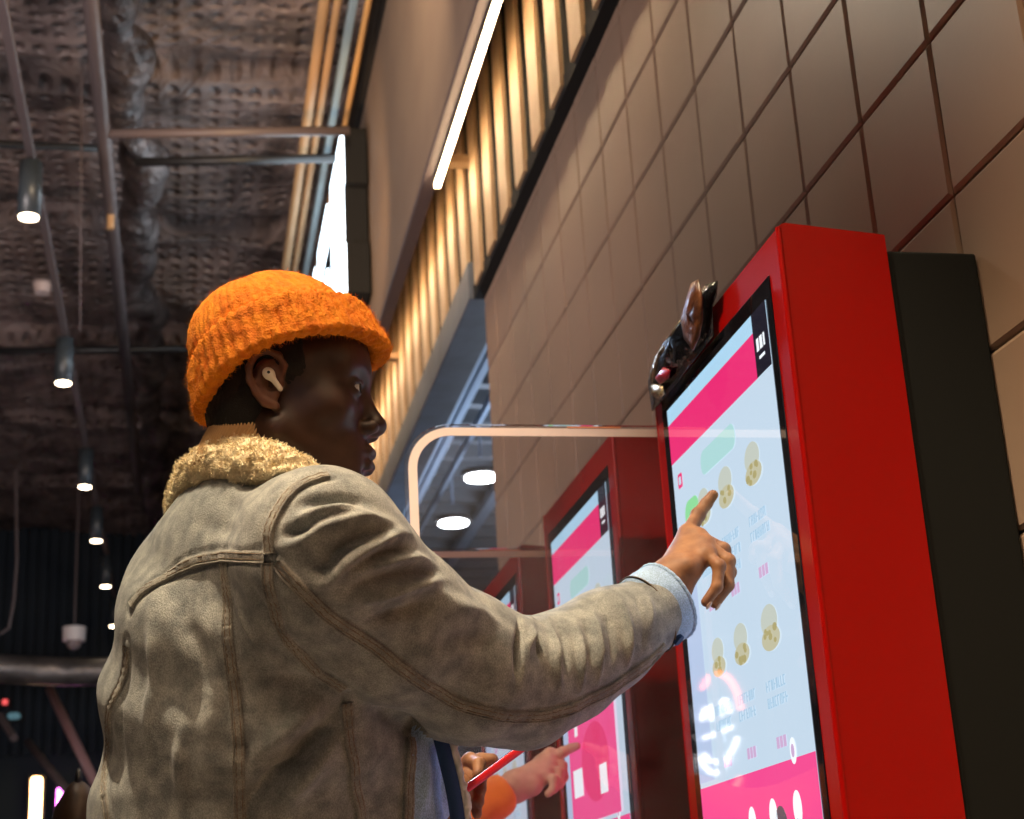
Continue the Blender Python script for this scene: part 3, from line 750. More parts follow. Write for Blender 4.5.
def head_sdf(b, hw, R):
    # --- head
    b.ell(hw(.003, 0, .033), (.091, .072, .086), .02, R=R)
    b.ell(hw(.030, 0, -.020), (.060, .060, .080), .03, R=R)
    for s in (-1, 1):
        b.cone(hw(-.002, .052*s, -.055), hw(.060, .022*s, -.103), .016, .016, .035)
        b.ell(hw(.052, .046*s, -.028), (.026, .020, .020), .025, R=R)       # cheekbone
        b.cone(hw(.086, .010*s, .020), hw(.072, .046*s, .022), .011, .009, .016)  # brow
    b.ell(hw(.062, 0, .050), (.036, .052, .040), .03, R=R)                # forehead
    b.ell(hw(.066, 0, -.073), (.030, .032, .034), .025, R=R)              # muzzle
    b.ball(hw(.076, 0, -.107), .018, .022)                                     # chin
    for s in (-1, 1):
        b.ball(hw(.1005, .034*s, -.001), .0165, .012, 's')                        # socket
        b.ball(hw(.0795, .032*s, -.001), .0140, .004)                            # lids over the eyeball
        b.ell(hw(.0935, .033*s, -.001), (.012, .0150, .0050), .002, 's', R=R)
        b.cone(hw(.0915, .022*s, .0075), hw(.0840, .045*s, .0040), .0026, .0022, .004)   # upper lid fold
    b.cone(hw(.088, 0, .010), hw(.104, 0, -.036), .0075, .0115, .012)         # nose
    for s in (-1, 1):
        b.ell(hw(.0965, .0155*s, -.044), (.0125, .0085, .0088), .007, R=R)
        b.ell(hw(.1035, .0085*s, -.0525), (.0062, .0040, .0040), .0025, 's', R=R)
    b.ball(hw(.1065, 0, -.038), .0108, .008)
    b.chain([hw(.078, -.024, -.078), hw(.0935, -.010, -.0705), hw(.0965, 0, -.0715), hw(.0935, .010, -.0705), hw(.078, .024, -.078)], [.0035, .0070, .0068, .0070, .0035], .005)
    b.chain([hw(.078, -.023, -.080), hw(.0905, -.010, -.0875), hw(.0930, 0, -.0880), hw(.0905, .010, -.0875), hw(.078, .023, -.080)], [.0035, .0078, .0084, .0078, .0035], .004)
    b.chain([hw(.086, -.020, -.0795), hw(.104, 0, -.0795), hw(.086, .020, -.0795)], [.0008, .0012, .0008], .003, 's')
    b.chain([hw(.088, -.016, -.0985), hw(.094, 0, -.099), hw(.088, .016, -.0985)], [.003, .004, .003], .010, 's')
    # --- ears
    for s in (-1, 1):
        def ew(x, o, z): return hw(-.008+1.22*x, s*(.0700+o*.72), .000+1.08*z)
        b.ell(ew(-.004, .005, -.001), (.0175, .0050, .029), .006, R=R)
        out = [(.010, .003, .004), (.013, .006, .016), (.008, .010, .027), (-.003, .013, .0325), (-.014, .015, .027), (-.0195, .016, .014), (-.0195, .0155, 0), (-.014, .012, -.014), (-.006, .007, -.024), (.003, .004, -.028)]
        b.chain([ew(*p) for p in out], [.0026, .0034, .0038, .0040, .0042, .0042, .0038, .0036, .0048, .0050], .003)
        b.chain([ew(.000, .008, .020), ew(-.008, .0115, .012), ew(-.011, .012, .000), ew(-.007, .009, -.011)], [.0026, .0032, .0032, .003], .004)
        b.ell(ew(.000, .0115, -.003), (.0075, .0050, .010), .004, 's', R=R)
        b.ball(ew(.008, .005, -.004), .0042, .005)
    
UPV = np.array([0, 0, 1.])
fb = np.array([math.cos(math.radians(15)), math.sin(math.radians(15)), 0]); rb = np.array([fb[1], -fb[0], 0])
AH = math.radians(-8)
fh = nrm([math.cos(AH), math.sin(AH), .03]); rh = np.array([math.sin(AH), -math.cos(AH), 0]); uh = np.cross(rh, fh)
EYE = at(351, 388, 1.86)
HC = EYE-.080*fh-.033*rh
RHEAD = np.array([fh, rh, uh])
def hw(x, s, z): return HC+fh*x+rh*s+uh*z
man = thing('person', 'man in orange beanie and washed denim jacket pointing at the nearest kiosk screen', 'person', (float(HC[0]), float(HC[1]), 0))
OFF = np.array([float(HC[0]), float(HC[1]), 0])
NECK = at(266, 468, 1.87)
S_R = at(322, 555, 1.71); E_R = at(520, 687, 1.90); W_R = at(669, 586, 2.07)
S_L = NECK-.01*fb-.165*rb-.10*UPV
E_L = S_L+np.array([.10, .02, -.26]); W_L = at(452, 792, 1.98)

body = Sdf()
# --- torso and arms under the clothes
HIP = at(262, 905, 1.90); HIP[2] = .93
W1 = at(257, 800, 1.915); W2 = at(256, 690, 1.90); W3 = at(262, 600, 1.885); W4 = at(262, 545, 1.875)
body.loft(HIP, W1, rb, (.15, .11), (.145, .10), .05); body.loft(W1, W3, rb, (.145, .10), (.155, .10), .05)
body.cone(W3, NECK-.09*UPV+.03*fb, .09, .05, .04)
body.cone(NECK-.09*UPV+.03*fb, S_R, .045, .05, .04); body.cone(NECK-.09*UPV+.03*fb, S_L, .045, .05, .04)
body.cone(S_R, E_R, .052, .042, .02); body.cone(E_R, W_R, .042, .028, .02)
body.cone(S_L, E_L, .052, .042, .02); body.cone(E_L, W_L, .042, .027, .02)
# --- neck
body.cone(hw(-.022, 0, -.05), NECK-.02*UPV+.01*fb, .054, .054, .03)
head_sdf(body, hw, RHEAD)
# --- right hand (pointing)
def hand(b, W, mcp, fingers, thumb, pads, rw=.023, sc=1.0):
    for i, p in enumerate(mcp):
        b.cone(W, p, rw*sc, (.0135, .0132, .0125, .0115)[i]*sc, .012)
    for a, c in zip(mcp[:-1], mcp[1:]): b.cone(a, c, .0125*sc, .012*sc, .006)
    for i, ch in enumerate(fingers):
        rr_ = [(.0108, .0094, .0084, .0074), (.0108, .0096, .0086, .0076), (.0102, .0092, .0082, .0073), (.0092, .0082, .0074, .0066)][i]
        b.chain([mcp[i]]+ch, [r*sc for r in rr_], .0035)
        b.ball(ch[0], (rr_[1]+.0009)*sc, .003)                                   # knuckle
    b.chain(thumb, [.0150*sc, .0125*sc, .0108*sc, .0092*sc], .008)
    for p, r in pads: b.ball(p, r*sc, .012)
MCP = [at(688, 534, 2.150), at(698, 538, 2.130), at(705, 545, 2.105), at(707, 555, 2.080)]
FING = [[at(698, 515, 2.180), at(706, 504, 2.193), at(713, 495, 2.198)],
        [at(723, 550, 2.115), at(730, 572, 2.100), at(722, 592, 2.095)],
        [at(728, 561, 2.085), at(728, 585, 2.072), at(715, 603, 2.068)],
        [at(719, 566, 2.058), at(717, 587, 2.046), at(706, 602, 2.042)]]
THUMB = [at(682, 566, 2.115), at(697, 552, 2.145), at(709, 550, 2.150), at(719, 558, 2.138)]
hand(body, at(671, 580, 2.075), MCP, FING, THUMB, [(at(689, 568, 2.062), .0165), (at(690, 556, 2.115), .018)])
body.cone(W_R, at(671, 580, 2.075), .027, .025, .01)
# --- left hand holding a red phone in front of the jacket
LW = at(448, 800, 2.01)
LM = [at(456, 772, 2.04), at(455, 781, 2.03), at(454, 792, 2.02), at(453, 804, 2.01)]
LF = [[at(470, 760, 2.03), at(479, 764, 2.005), at(478, 774, 1.99)],
      [at(468, 776, 2.02), at(480, 779, 1.995), at(481, 789, 1.98)],
      [at(467, 790, 2.01), at(478, 793, 1.985), at(479, 802, 1.972)],
      [at(466, 803, 2.00), at(476, 806, 1.98), at(477, 814, 1.97)]]
hand(body, LW, LM, LF, [at(452, 785, 2.035), at(466, 768, 2.07), at(480, 762, 2.08), at(492, 760, 2.08)], [(at(450, 790, 2.02), .02)], .021, .95)
lo = np.array([-.25, 1.45, .85]); hi = np.array([.80, 2.30, 1.86])
V, Q = nets(body, lo, hi, .0021)
V = relax(V, Q, 1, .4)
bo = npobj('body', V-OFF, Q, m_skin, man)
# hands have lighter skin than the face: a second skin material on the faces of the hands
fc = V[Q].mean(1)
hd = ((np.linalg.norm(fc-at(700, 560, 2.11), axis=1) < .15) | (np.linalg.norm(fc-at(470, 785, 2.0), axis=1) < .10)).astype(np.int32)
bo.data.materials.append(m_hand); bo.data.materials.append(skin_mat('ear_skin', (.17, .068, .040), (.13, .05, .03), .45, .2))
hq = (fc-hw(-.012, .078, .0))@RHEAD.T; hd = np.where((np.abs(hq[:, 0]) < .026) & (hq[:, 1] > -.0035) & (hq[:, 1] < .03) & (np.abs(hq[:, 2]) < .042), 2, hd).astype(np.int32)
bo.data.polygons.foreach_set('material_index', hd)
# eyes
for s in (-1, 1):
    bm = bmesh.new(); bmesh.ops.create_uvsphere(bm, u_segments=32, v_segments=20, radius=.0122, matrix=Matrix.Translation(Vector(hw(.0795, .032*s, -.001)-OFF)))
    e = obj('eyeball', bm, mat('eye_white', (.62, .60, .58), .12, spec=.8), man, True)
    g = nrm(fh*1+rh*.10*1-UPV*.02); c_ = hw(.0795, .032*s, -.001)-OFF
    bm = bmesh.new(); cyl(bm, c_+g*.0098, c_+g*.01245, .0062, 24, .0050)
    obj('iris', bm, mat('iris_brown', (.012, .006, .004), .08, spec=.8), e)
# brows
for s in (-1, 1):
    pts = smooth_line([hw(.0955, .012*s, .0205), hw(.092, .028*s, .0265), hw(.079, .048*s, .0215)], 6)
    obj('eyebrow', tube(bmesh.new(), [p-OFF for p in pts], [.0018]*3+[.0026]*(len(pts)-6)+[.0012]*3, 8), m_hair, man, True)
# hair
hair = Sdf()
hair.ell(hw(.002, 0, .033), (.0945, .0755, .0895), .004, R=RHEAD)
hair.ell(hw(-.034, 0, -.015), (.056, .065, .060), .02, R=RHEAD)
def hair_cut(P):                               # keep what lies behind the hairline
    q = (P-HC)@RHEAD.T
    x, z = q[:, 0], q[:, 2]
    line = np.where(z > .004, .034-.1*z, np.where(z > -.012, .012+1.2*(z+.012), -.036+.35*(z+.07)))
    return np.maximum((x-line)*.8, (-.068-z))
hair.add(hair_cut, HC, .2, .004, 'i')
V2, Q2 = nets(hair, HC-.13, HC+.16, .0025)
N2 = normals(V2, Q2); V2 = V2+N2*(.0010*noise3(V2, .004, 1))[:, None]
npobj('hair', V2-OFF, Q2, m_hair, man)

# --- beanie
BT = math.radians(17)
bx = nrm(fh*math.cos(BT)+uh*math.sin(BT)); bz = np.cross(rh, bx); RB = np.array([bx, rh, bz])
BC = hw(.003, 0, .055)
def bw(x, s, z): return BC+bx*x+rh*s+bz*z
cuffs = Sdf()
def dome_fn(P):
    q = (P-BC)@RB.T; z = q[:, 2]-.010
    x = q[:, 0]+.020*np.clip(z/.1, 0, 1.2)
    r = np.array([.0995, .088, .094]); pz = np.where(z > 0, np.abs(z)/r[2], np.abs(z)/.16)
    k0 = ((np.abs(x)/r[0])**2.25+(np.abs(q[:, 1])/r[1])**2.25+pz**2.1)**(1/2.2)
    return (k0-1)*.092
dome = Sdf(); dome.add(dome_fn, BC, .16, .004)
dome.add(lambda P: -((P-BC)@bz+.002), BC, .2, .004, 'i')
dome.ell(BC, (.0945, .080, .092), .003, 's', R=RB)
V3, Q3 = nets(dome, BC-.15, BC+.16, .0022)
N3 = normals(V3, Q3); q = (V3-BC)@RB.T
az = np.arctan2(q[:, 1]/.094, (q[:, 0]+.02)/.112)
rib = np.abs(np.sin(az*26))
fade = np.clip((.118-np.abs(q[:, 2]))/.05, .15, 1)
V3 = V3+N3*(fade*.0022*(rib-.5)+.0009*noise3(V3, .006, 2)+.0035*noise3(V3, .045, 3))[:, None]
hat = npobj('beanie', V3-OFF, Q3, m_beanie, man)
def cuff_fn(P):
    q = (P-BC)@RB.T; z = q[:, 2]+.006
    sc_ = 1+.05*z/.03
    rr_ = np.sqrt((q[:, 0]/.1040)**2+(q[:, 1]/.0925)**2)
    d_r = (rr_-1)*.097-.002-.0045*np.clip(-z/.03, -1, 1)
    return np.sqrt(np.maximum(np.abs(d_r)-.0045, 0)**2+np.maximum(np.abs(z)-.0225, 0)**2)-.0065+np.minimum(np.maximum(np.abs(d_r)-.0045, np.abs(z)-.0225), 0)*.5
cf = Sdf(); cf.add(cuff_fn, BC, .15, .004)
V4, Q4 = nets(cf, BC-.15, BC+.15, .0022)
N4 = normals(V4, Q4); q = (V4-BC)@RB.T; az = np.arctan2(q[:, 1]/.0985, q[:, 0]/.1165)
V4 = V4+N4*(.0014*np.sin(az*52)+.0010*noise3(V4, .005, 4)+.0009*noise3(V4, .013, 5)+.0012*noise3(V4, .05, 5))[:, None]
V4 = V4+bz*(.023*np.sin(az)**2-.004+.002*np.sin(az*3+.6))[:, None]
npobj('cuff', V4-OFF, Q4, m_beanie, hat)
# wool fuzz standing off the knit
def fuzz(name, V_, Q_, n, ln, m, parent, seed, wid=.00022, sel=None):
    r = np.random.RandomState(seed); N_ = normals(V_, Q_)
    idx_ = r.randint(0, len(V_), n) if sel is None else r.choice(np.nonzero(sel)[0], n)
    p = V_[idx_]+r.normal(0, .0008, (n, 3)); d = N_[idx_]+r.normal(0, .55, (n, 3)); d /= np.linalg.norm(d, axis=1)[:, None]
    L_ = ln*r.uniform(.4, 1.2, n)[:, None]; s_ = np.cross(d, r.normal(0, 1, (n, 3))); s_ /= np.linalg.norm(s_, axis=1)[:, None]
    b2 = d+r.normal(0, .6, (n, 3))
    v = np.stack([p-s_*wid, p+s_*wid, p+d*L_*.5+s_*wid*.8, p+d*L_*.5-s_*wid*.8, p+d*L_*.5+b2*L_*.5+s_*wid*.3, p+d*L_*.5+b2*L_*.5-s_*wid*.3], 1).reshape(-1, 3)
    k = np.arange(n)[:, None]*6
    f_ = np.concatenate([k+np.array([[0, 1, 2, 3]]), k+np.array([[3, 2, 4, 5]])])
    o_ = npobj(name, v-OFF, f_, m, parent); tag(o_, kind='stuff'); return o_
fuzz('wool_fuzz', V4, Q4, 14000, .0042, m_beanie, hat, 1)
fuzz('wool_fuzz', V3, Q3, 9000, .0030, m_beanie, hat, 2, .00018)

# --- ribbed sweater collar round the neck
NA = nrm(UPV+.42*fb)
def ringframe(c, ax, ref):
    l_ = nrm(ref-ax*(ref@ax)); return l_, np.cross(ax, l_)
def band(name, c, ax, ref, ru, rv, h, th, m, parent, ribs=0, amp=.001, seg=220, flare=0, hseg=10, wave=None):
    l_, d_ = ringframe(c, ax, ref); rows = []
    prof = [(-h/2, 0), (-h/4, th*.3), (0, th*.45), (h/4, th*.35), (h/2-.002, th*.1), (h/2, -th*.4), (h/2-.003, -th), (0, -th), (-h/2, -th)]
    for z, o_ in prof:
        a_ = np.linspace(0, 2*np.pi, seg, endpoint=False)
        rr_ = amp*(np.abs(np.sin(a_*ribs/2))-.5) if ribs else 0
        f_ = 1+flare*(-z/h)
        rows.append(c+ax*z+np.outer(np.cos(a_)*(ru*f_+o_+rr_), l_)+np.outer(np.sin(a_)*(rv*f_+o_+rr_), d_)+(np.outer(wave(a_), ax) if wave else 0))
    V_ = np.concatenate(rows); n = len(prof); k = np.arange(seg); F_ = []
    for i in range(n):
        j = (i+1) % n
        F_.append(np.stack([i*seg+k, i*seg+(k+1) % seg, j*seg+(k+1) % seg, j*seg+k], -1))
    return npobj(name, V_-OFF, np.concatenate(F_), m, parent)
sweater = band('sweater_collar', at(261, 469, 1.865), NA, fb, .072, .067, .062, .007, m_rib, man, 116, .0026, 1392, .0)

# --- sherpa collar of the jacket
jacket_parts = []
col = Sdf()
cpts = [at(186, 512, 2.01), at(184, 499, 1.97), at(195, 474, 1.905), at(221, 457, 1.835), at(254, 457, 1.785), at(284, 465, 1.755), at(306, 478, 1.755), at(326, 494, 1.79)]
cpts = list(smooth_line(cpts, 3))
crad = np.interp(np.linspace(0, 1, len(cpts)), [0, .15, .35, .6, .8, 1], [.012, .017, .0195, .0185, .015, .009])
col.chain(cpts, list(crad), .010)
c2 = [p-UPV*.012+nrm((p-NECK)*[1, 1, 0])*.004 for p in cpts]
col.chain(c2, list(crad*.9), .012)
V5, Q5 = nets(col, np.min(cpts, 0)-.06, np.max(cpts, 0)+.06, .0024)
N5 = normals(V5, Q5)
V5 = V5+N5*(.0035*noise3(V5, .0075, 6)+.0022*noise3(V5, .0042, 7))[:, None]

# --- jacket
jk = Sdf()
jk.loft(HIP, W1, rb, (.185, .180), (.190, .184), .04)
jk.loft(W1, W2, rb, (.190, .184), (.190, .165), .05)
jk.loft(W2, W3, rb, (.190, .165), (.180, .152), .06)
jk.loft(W3, W4, rb, (.180, .145), (.150, .112), .06)
jk.cone(at(390, 760, 1.87), at(412, 905, 1.85), .048, .055, .05)
jk.cone(W4+.01*UPV, S_R+.005*UPV, .078, .080, .06)
jk.cone(W4+.01*UPV, S_L, .078, .076, .06)
jk.cone(NECK-.085*UPV-.01*fb, W4, .066, .09, .05)
arm = [S_R, at(395, 622, 1.78), at(470, 670, 1.85), at(520, 684, 1.90), at(565, 666, 1.945), at(606, 640, 1.99), at(648, 613, 2.035)]
jk.chain(arm[:2], [.082, .083], .045)
jk.chain(arm[1:3], [.083, .077], .014)
jk.chain(arm[2:], [.080, .070, .062, .057, .050], .03)
jk.chain([S_L, (S_L+E_L)/2, E_L], [.078, .072, .064], .05)
jk.chain([E_L, W_L-(W_L-E_L)*.25], [.062, .05], .03)
# neck hole, cuff opening
jk.cone(NECK+.08*UPV+.03*fb, NECK-.05*UPV+.01*fb, .062, .045, .02, 's')
A_ = arm[-1]; AD = nrm(arm[-1]-arm[-2])
def cuff_plane(P): return np.where(np.linalg.norm(P-A_, axis=1) < .12, (P-A_)@AD-.018, -1)
jk.add(cuff_plane, A_, .12, .004, 'i')
jk.cone(A_-AD*.05, A_+AD*.06, .036, .042, .006, 's')
_nj = 0
V6, Q6 = nets(jk, (-.40, 1.45, .86), (.76, 2.35, 1.68), .0034)
V6, Q6 = largest(V6, Q6)
V6 = relax(V6, Q6, 2, .5)
# ---- folds of the jacket
bvh = BVHTree.FromPolygons([Vector(v) for v in V6], Q6.tolist())
def onj(px, py):                               # jacket surface point in the direction of a pixel
    d = Vector(FW+RR*(px-512)/F_PX+UU*(409.5-py)/F_PX).normalized()
    h = bvh.ray_cast(Vector(CAM), d)
    if h[0] is None:
        h = bvh.find_nearest(Vector(at(px, py, 1.9)))
        return np.array(h[0]), np.array(h[1])
    return np.array(h[0]), np.array(h[1])
def surf_line(pl, n=6): return smooth_line([onj(*p)[0] for p in pl], n)
N6 = normals(V6, Q6)
if np.mean(np.einsum('ij,ij->i', N6[:200], V6[:200]-V6.mean(0))) < 0: print('NORMALS FLIPPED')
disp = np.zeros(len(V6))
near = V6@FW < 2.4
def fold(pl, h, w, taper=.35):
    global disp
    L_ = surf_line(pl, 5); lo_, hi_ = L_.min(0)-w*3.2, L_.max(0)+w*3.2
    m = np.nonzero(((V6 > lo_) & (V6 < hi_)).all(1))[0]
    d, arc, L = seg_dist(V6[m], list(L_))
    u = arc/L; tp = np.clip(np.minimum(u, 1-u)/taper, .12, 1)
    disp[m] += h*tp*np.exp(-(d/w)**2)
FO = [  # (points, height mm, width mm): + crest, - valley
 ([(290, 522), (316, 514), (344, 509), (368, 514)], 6, 7), ([(290, 511), (309, 502), (344, 499), (372, 504)], -6, 8),
 ([(277, 549), (300, 541), (320, 530), (342, 523), (366, 519), (398, 526)], 7, 8), ([(279, 536), (300, 530), (320, 522)], -6, 7),
 ([(296, 560), (322, 566), (342, 547), (366, 534), (391, 533)], -8, 9),
 ([(303, 583), (327, 583), (346, 562), (366, 548), (391, 536), (410, 534)], 8, 7),
 ([(352, 570), (382, 555), (410, 549)], -6, 6), ([(345, 577), (373, 564), (404, 558), (434, 563)], 7, 7),
 ([(344, 592), (366, 583), (404, 574), (440, 572)], -7, 7), ([(347, 604), (373, 598), (404, 588), (447, 578)], 7, 8),
 ([(360, 622), (400, 612), (440, 600)], -5, 10), ([(400, 560), (430, 590), (470, 610)], 3, 12),
 ([(430, 640), (470, 640), (500, 650)], -4, 12), ([(440, 610), (480, 612), (505, 628)], 4, 12),
 ([(517, 612), (520, 648), (517, 686)], -11, 6), ([(529, 614), (531, 640), (530, 655)], 7, 5), ([(537, 632), (540, 660)], -7, 5),
 ([(547, 616), (553, 655), (561, 693)], 7, 5), ([(560, 630), (565, 672)], -6, 5), ([(573, 616), (580, 655), (580, 692)], 6, 5),
 ([(585, 622), (590, 668)], -6, 5), ([(591, 606), (598, 643), (597, 686)], 6, 5), ([(606, 612), (611, 666)], -6, 6),
 ([(619, 596), (629, 637), (626, 672)], 5, 6), ([(636, 600), (641, 650)], -5, 6), ([(648, 594), (650, 630)], 3, 5),
 ([(161, 585), (156, 660), (150, 760)], 6, 12), ([(176, 600), (200, 650), (224, 700)], -6, 15), ([(186, 715), (180, 760), (178, 815)], 5, 10),
 ([(205, 640), (214, 700), (205, 790)], 4, 14), ([(128, 640), (120, 700), (118, 780)], -4, 10),
 ([(347, 706), (310, 745), (270, 783), (235, 817)], -13, 13), ([(330, 696), (290, 728), (246, 764)], 7, 13), ([(340, 735), (300, 785), (285, 818)], 6, 14),
 ([(245, 575), (262, 610), (285, 640)], -4, 8), ([(232, 590), (252, 630), (280, 670)], 4, 9), ([(250, 680), (300, 680), (330, 690)], -4, 10),
 ([(200, 480), (240, 495), (262, 520)], 2.5, 12), ([(190, 520), (225, 530), (255, 540)], -2, 12), ([(300, 640), (370, 690), (450, 728)], 3, 14),
 ([(352, 700), (385, 716), (415, 730), (442, 743)], -9, 9), ([(426, 755), (425, 780), (424, 815)], 4, 8),
]
for pl, h, w in FO: fold(pl, h*.0018, w*.00085)
SEAMS = dict(
 yoke=[(131, 606), (150, 586), (185, 565), (220, 556), (266, 557)],
 armhole=[(268, 556), (268, 532), (281, 503), (303, 482), (330, 475)],
 side_armhole=[(267, 561), (273, 600), (288, 640), (318, 672), (346, 688)],
 sleeve=[(275, 562), (300, 588), (345, 628), (400, 667), (450, 700), (490, 713), (530, 717), (570, 709), (610, 690), (640, 668), (664, 646)],
 back=[(222, 558), (228, 620), (235, 690), (240, 750), (240, 816), (241, 910), (242, 1010), (243, 1100)],
 side=[(349, 702), (350, 740), (357, 790), (362, 816), (366, 910), (368, 1010), (370, 1100)],
 left_back=[(127, 645), (113, 700), (107, 760), (108, 816), (110, 900), (112, 1000), (114, 1080)],
 front=[(414, 733), (412, 760), (410, 790), (409, 816), (408, 910), (407, 1010), (406, 1100)])  # front seam set along the edge of the painted screen light
disp += .0016*noise3(V6, .06, 9)+.0009*noise3(V6, .025, 10)
seam_lines = {k: surf_line(v, 8) for k, v in SEAMS.items()}
for k, L_ in seam_lines.items():               # the cloth sinks a little beside each seam
    m = np.nonzero(((V6 > L_.min(0)-.03) & (V6 < L_.max(0)+.03)).all(1))[0]
    d, arc, L = seg_dist(V6[m], list(L_))
    disp[m] += -.0022*np.exp(-((d-.009)/.0035)**2)+(.0006+.0010*noise3(np.stack([arc, arc*0, arc*0], -1), .012, 3))*np.exp(-(d/.008)**2)
V6 = V6+N6*disp[:, None]
jacket = npobj('denim_jacket', V6-OFF, Q6, m_denim, man)
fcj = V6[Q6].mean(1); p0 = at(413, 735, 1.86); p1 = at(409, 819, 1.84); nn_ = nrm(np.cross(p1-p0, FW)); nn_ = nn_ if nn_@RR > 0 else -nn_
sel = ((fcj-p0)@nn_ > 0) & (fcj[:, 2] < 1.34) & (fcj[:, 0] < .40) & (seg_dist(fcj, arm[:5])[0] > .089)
jacket.data.materials.append(m_denim_screenlit); jacket.data.polygons.foreach_set('material_index', sel.astype(np.int32))  # jacket front faces take the painted blue of the screens
bvh = BVHTree.FromPolygons([Vector(v) for v in V6], Q6.tolist())
def strip_on(name, L_, w, h, m, parent, pucker=.0, seed=0, off=0., cream=False):
    """a flat raised band lying on the cloth along a line"""
    n = len(L_); d = np.linalg.norm(np.diff(L_, axis=0), axis=1); s_ = np.concatenate([[0], np.cumsum(d)])
    k = max(int(s_[-1]/.0035), 4); t_ = np.linspace(0, s_[-1], k); P_ = np.stack([np.interp(t_, s_, L_[:, a]) for a in range(3)], -1)
    Cn, Nn = [], []
    for p in P_:
        q = bvh.find_nearest(Vector(p)); Cn.append(q[0]); Nn.append(q[1])
    Cn = np.array(Cn); Nn = np.array(Nn)
    ker = np.ones(5)/5
    for a in range(3):
        Nn[:, a] = np.convolve(np.pad(Nn[:, a], 2, 'edge'), ker, 'valid'); Cn[:, a] = np.convolve(np.pad(Cn[:, a], 2, 'edge'), ker, 'valid')
    Tn = np.gradient(Cn, axis=0); Tn /= np.linalg.norm(Tn, axis=1)[:, None]+1e-9; Nn /= np.linalg.norm(Nn, axis=1)[:, None]+1e-9
    Bn = np.cross(Tn, Nn); r = np.random.RandomState(seed)
    pk = 1+pucker*(np.abs(((t_/.0075+.15*np.sin(t_*300)) % 1)-.5)*4-1)+pucker*.5*r.normal(0, .5, k)
    prof = [(-.5, -1.3), (-.5, .35), (-.36, .85), (0, 1), (.36, .85), (.5, .35), (.5, -1.3)]
    rows = [Cn+Bn*(u*w+off)+Nn*((h*v*(pk if v > 0 else 1)) if v <= 0 else (h*v*pk))[:, None] if v > 0 else Cn+Bn*(u*w+off)+Nn*(h*v) for u, v in prof]
    V_ = np.concatenate(rows); np_ = len(prof); i = np.arange(k-1)
    F_ = np.concatenate([np.stack([a*k+i, a*k+i+1, (a+1)*k+i+1, (a+1)*k+i], -1) for a in range(np_-1)])
    o_ = npobj(name, V_-OFF, F_, m, parent); return o_
for i, (k, L_) in enumerate(seam_lines.items()):
    w = {'sleeve': .013, 'left_back': .010}.get(k, .012)
    sm = strip_on('seam', L_, w, .0016, m_denim_seam, jacket, .75, i)
    for off in (-.0030, .0030):
        strip_on('stitching', L_, .0011, .0019, m_thread, sm, .5, i+20, off)
    strip_on('seam_ridge', L_, .0022, .0026, m_denim_seam, sm, .2, i+40, w*.5)
col_o = npobj('sherpa_collar', V5-OFF, Q5, m_sherpa, jacket)
fuzz('sherpa_pile', V5, Q5, 24000, .0027, m_sherpa, col_o, 5, .0007)
# cuff of the right sleeve
cl, cd_ = ringframe(A_, AD, UPV)
cuff = band('sleeve_cuff', A_+AD*.012, AD, UPV, .051, .047, .046, .004, m_denim_screenlit, jacket, 0, seg=96, flare=-.02)
cr1 = band('cuff_hem', A_+AD*.034, AD, UPV, .0525, .0485, .006, .003, m_denim_screenlit, cuff, 30, .0008, seg=200)
cr2 = band('cuff_stitch', A_-AD*.004, AD, UPV, .0530, .0490, .0016, .001, m_thread, cuff, 60, .0006, seg=200)
bt = A_+AD*.01+nrm(at(678, 650, 2.0)-A_)*.050
bm = bmesh.new(); cyl(bm, bt-OFF, bt+nrm(bt-A_)*.006-OFF, .0075, 20); obj('cuff_button', bm, m_navy, cuff)
# dark inner edge of the open front with its fleece lining
fl = [at(438, 728, 1.845), at(446, 760, 1.84), at(455, 800, 1.84), at(462, 860, 1.84), at(466, 900, 1.84)]
FLn = smooth_line(fl, 8)
def ribbon(name, L_, wv, th, m, parent):
    V_ = np.concatenate([L_-wv/2-th/2, L_+wv/2-th/2, L_+wv/2+th/2, L_-wv/2+th/2]); k = len(L_); i = np.arange(k-1)
    F_ = np.concatenate([np.stack([a*k+i, a*k+i+1, ((a+1) % 4)*k+i+1, ((a+1) % 4)*k+i], -1) for a in range(4)])
    return npobj(name, V_-OFF, F_, m, parent)
ribbon('front_placket', FLn, RR*.016+FW*.012, np.array([-.001, -.003, 0]), m_navy, jacket)
rl = Sdf(); lp = [p+RR*.0105+FW*.012 for p in FLn]; rl.chain(lp, [.0048]*len(lp), .003)
V7, Q7 = nets(rl, np.min(lp, 0)-.02, np.max(lp, 0)+.02, .0018)
V7 = V7+normals(V7, Q7)*(.0022*noise3(V7, .005, 6))[:, None]
npobj('fleece_lining', V7-OFF, Q7, mat('pale_fleece', (.75, .72, .66), .95), jacket)

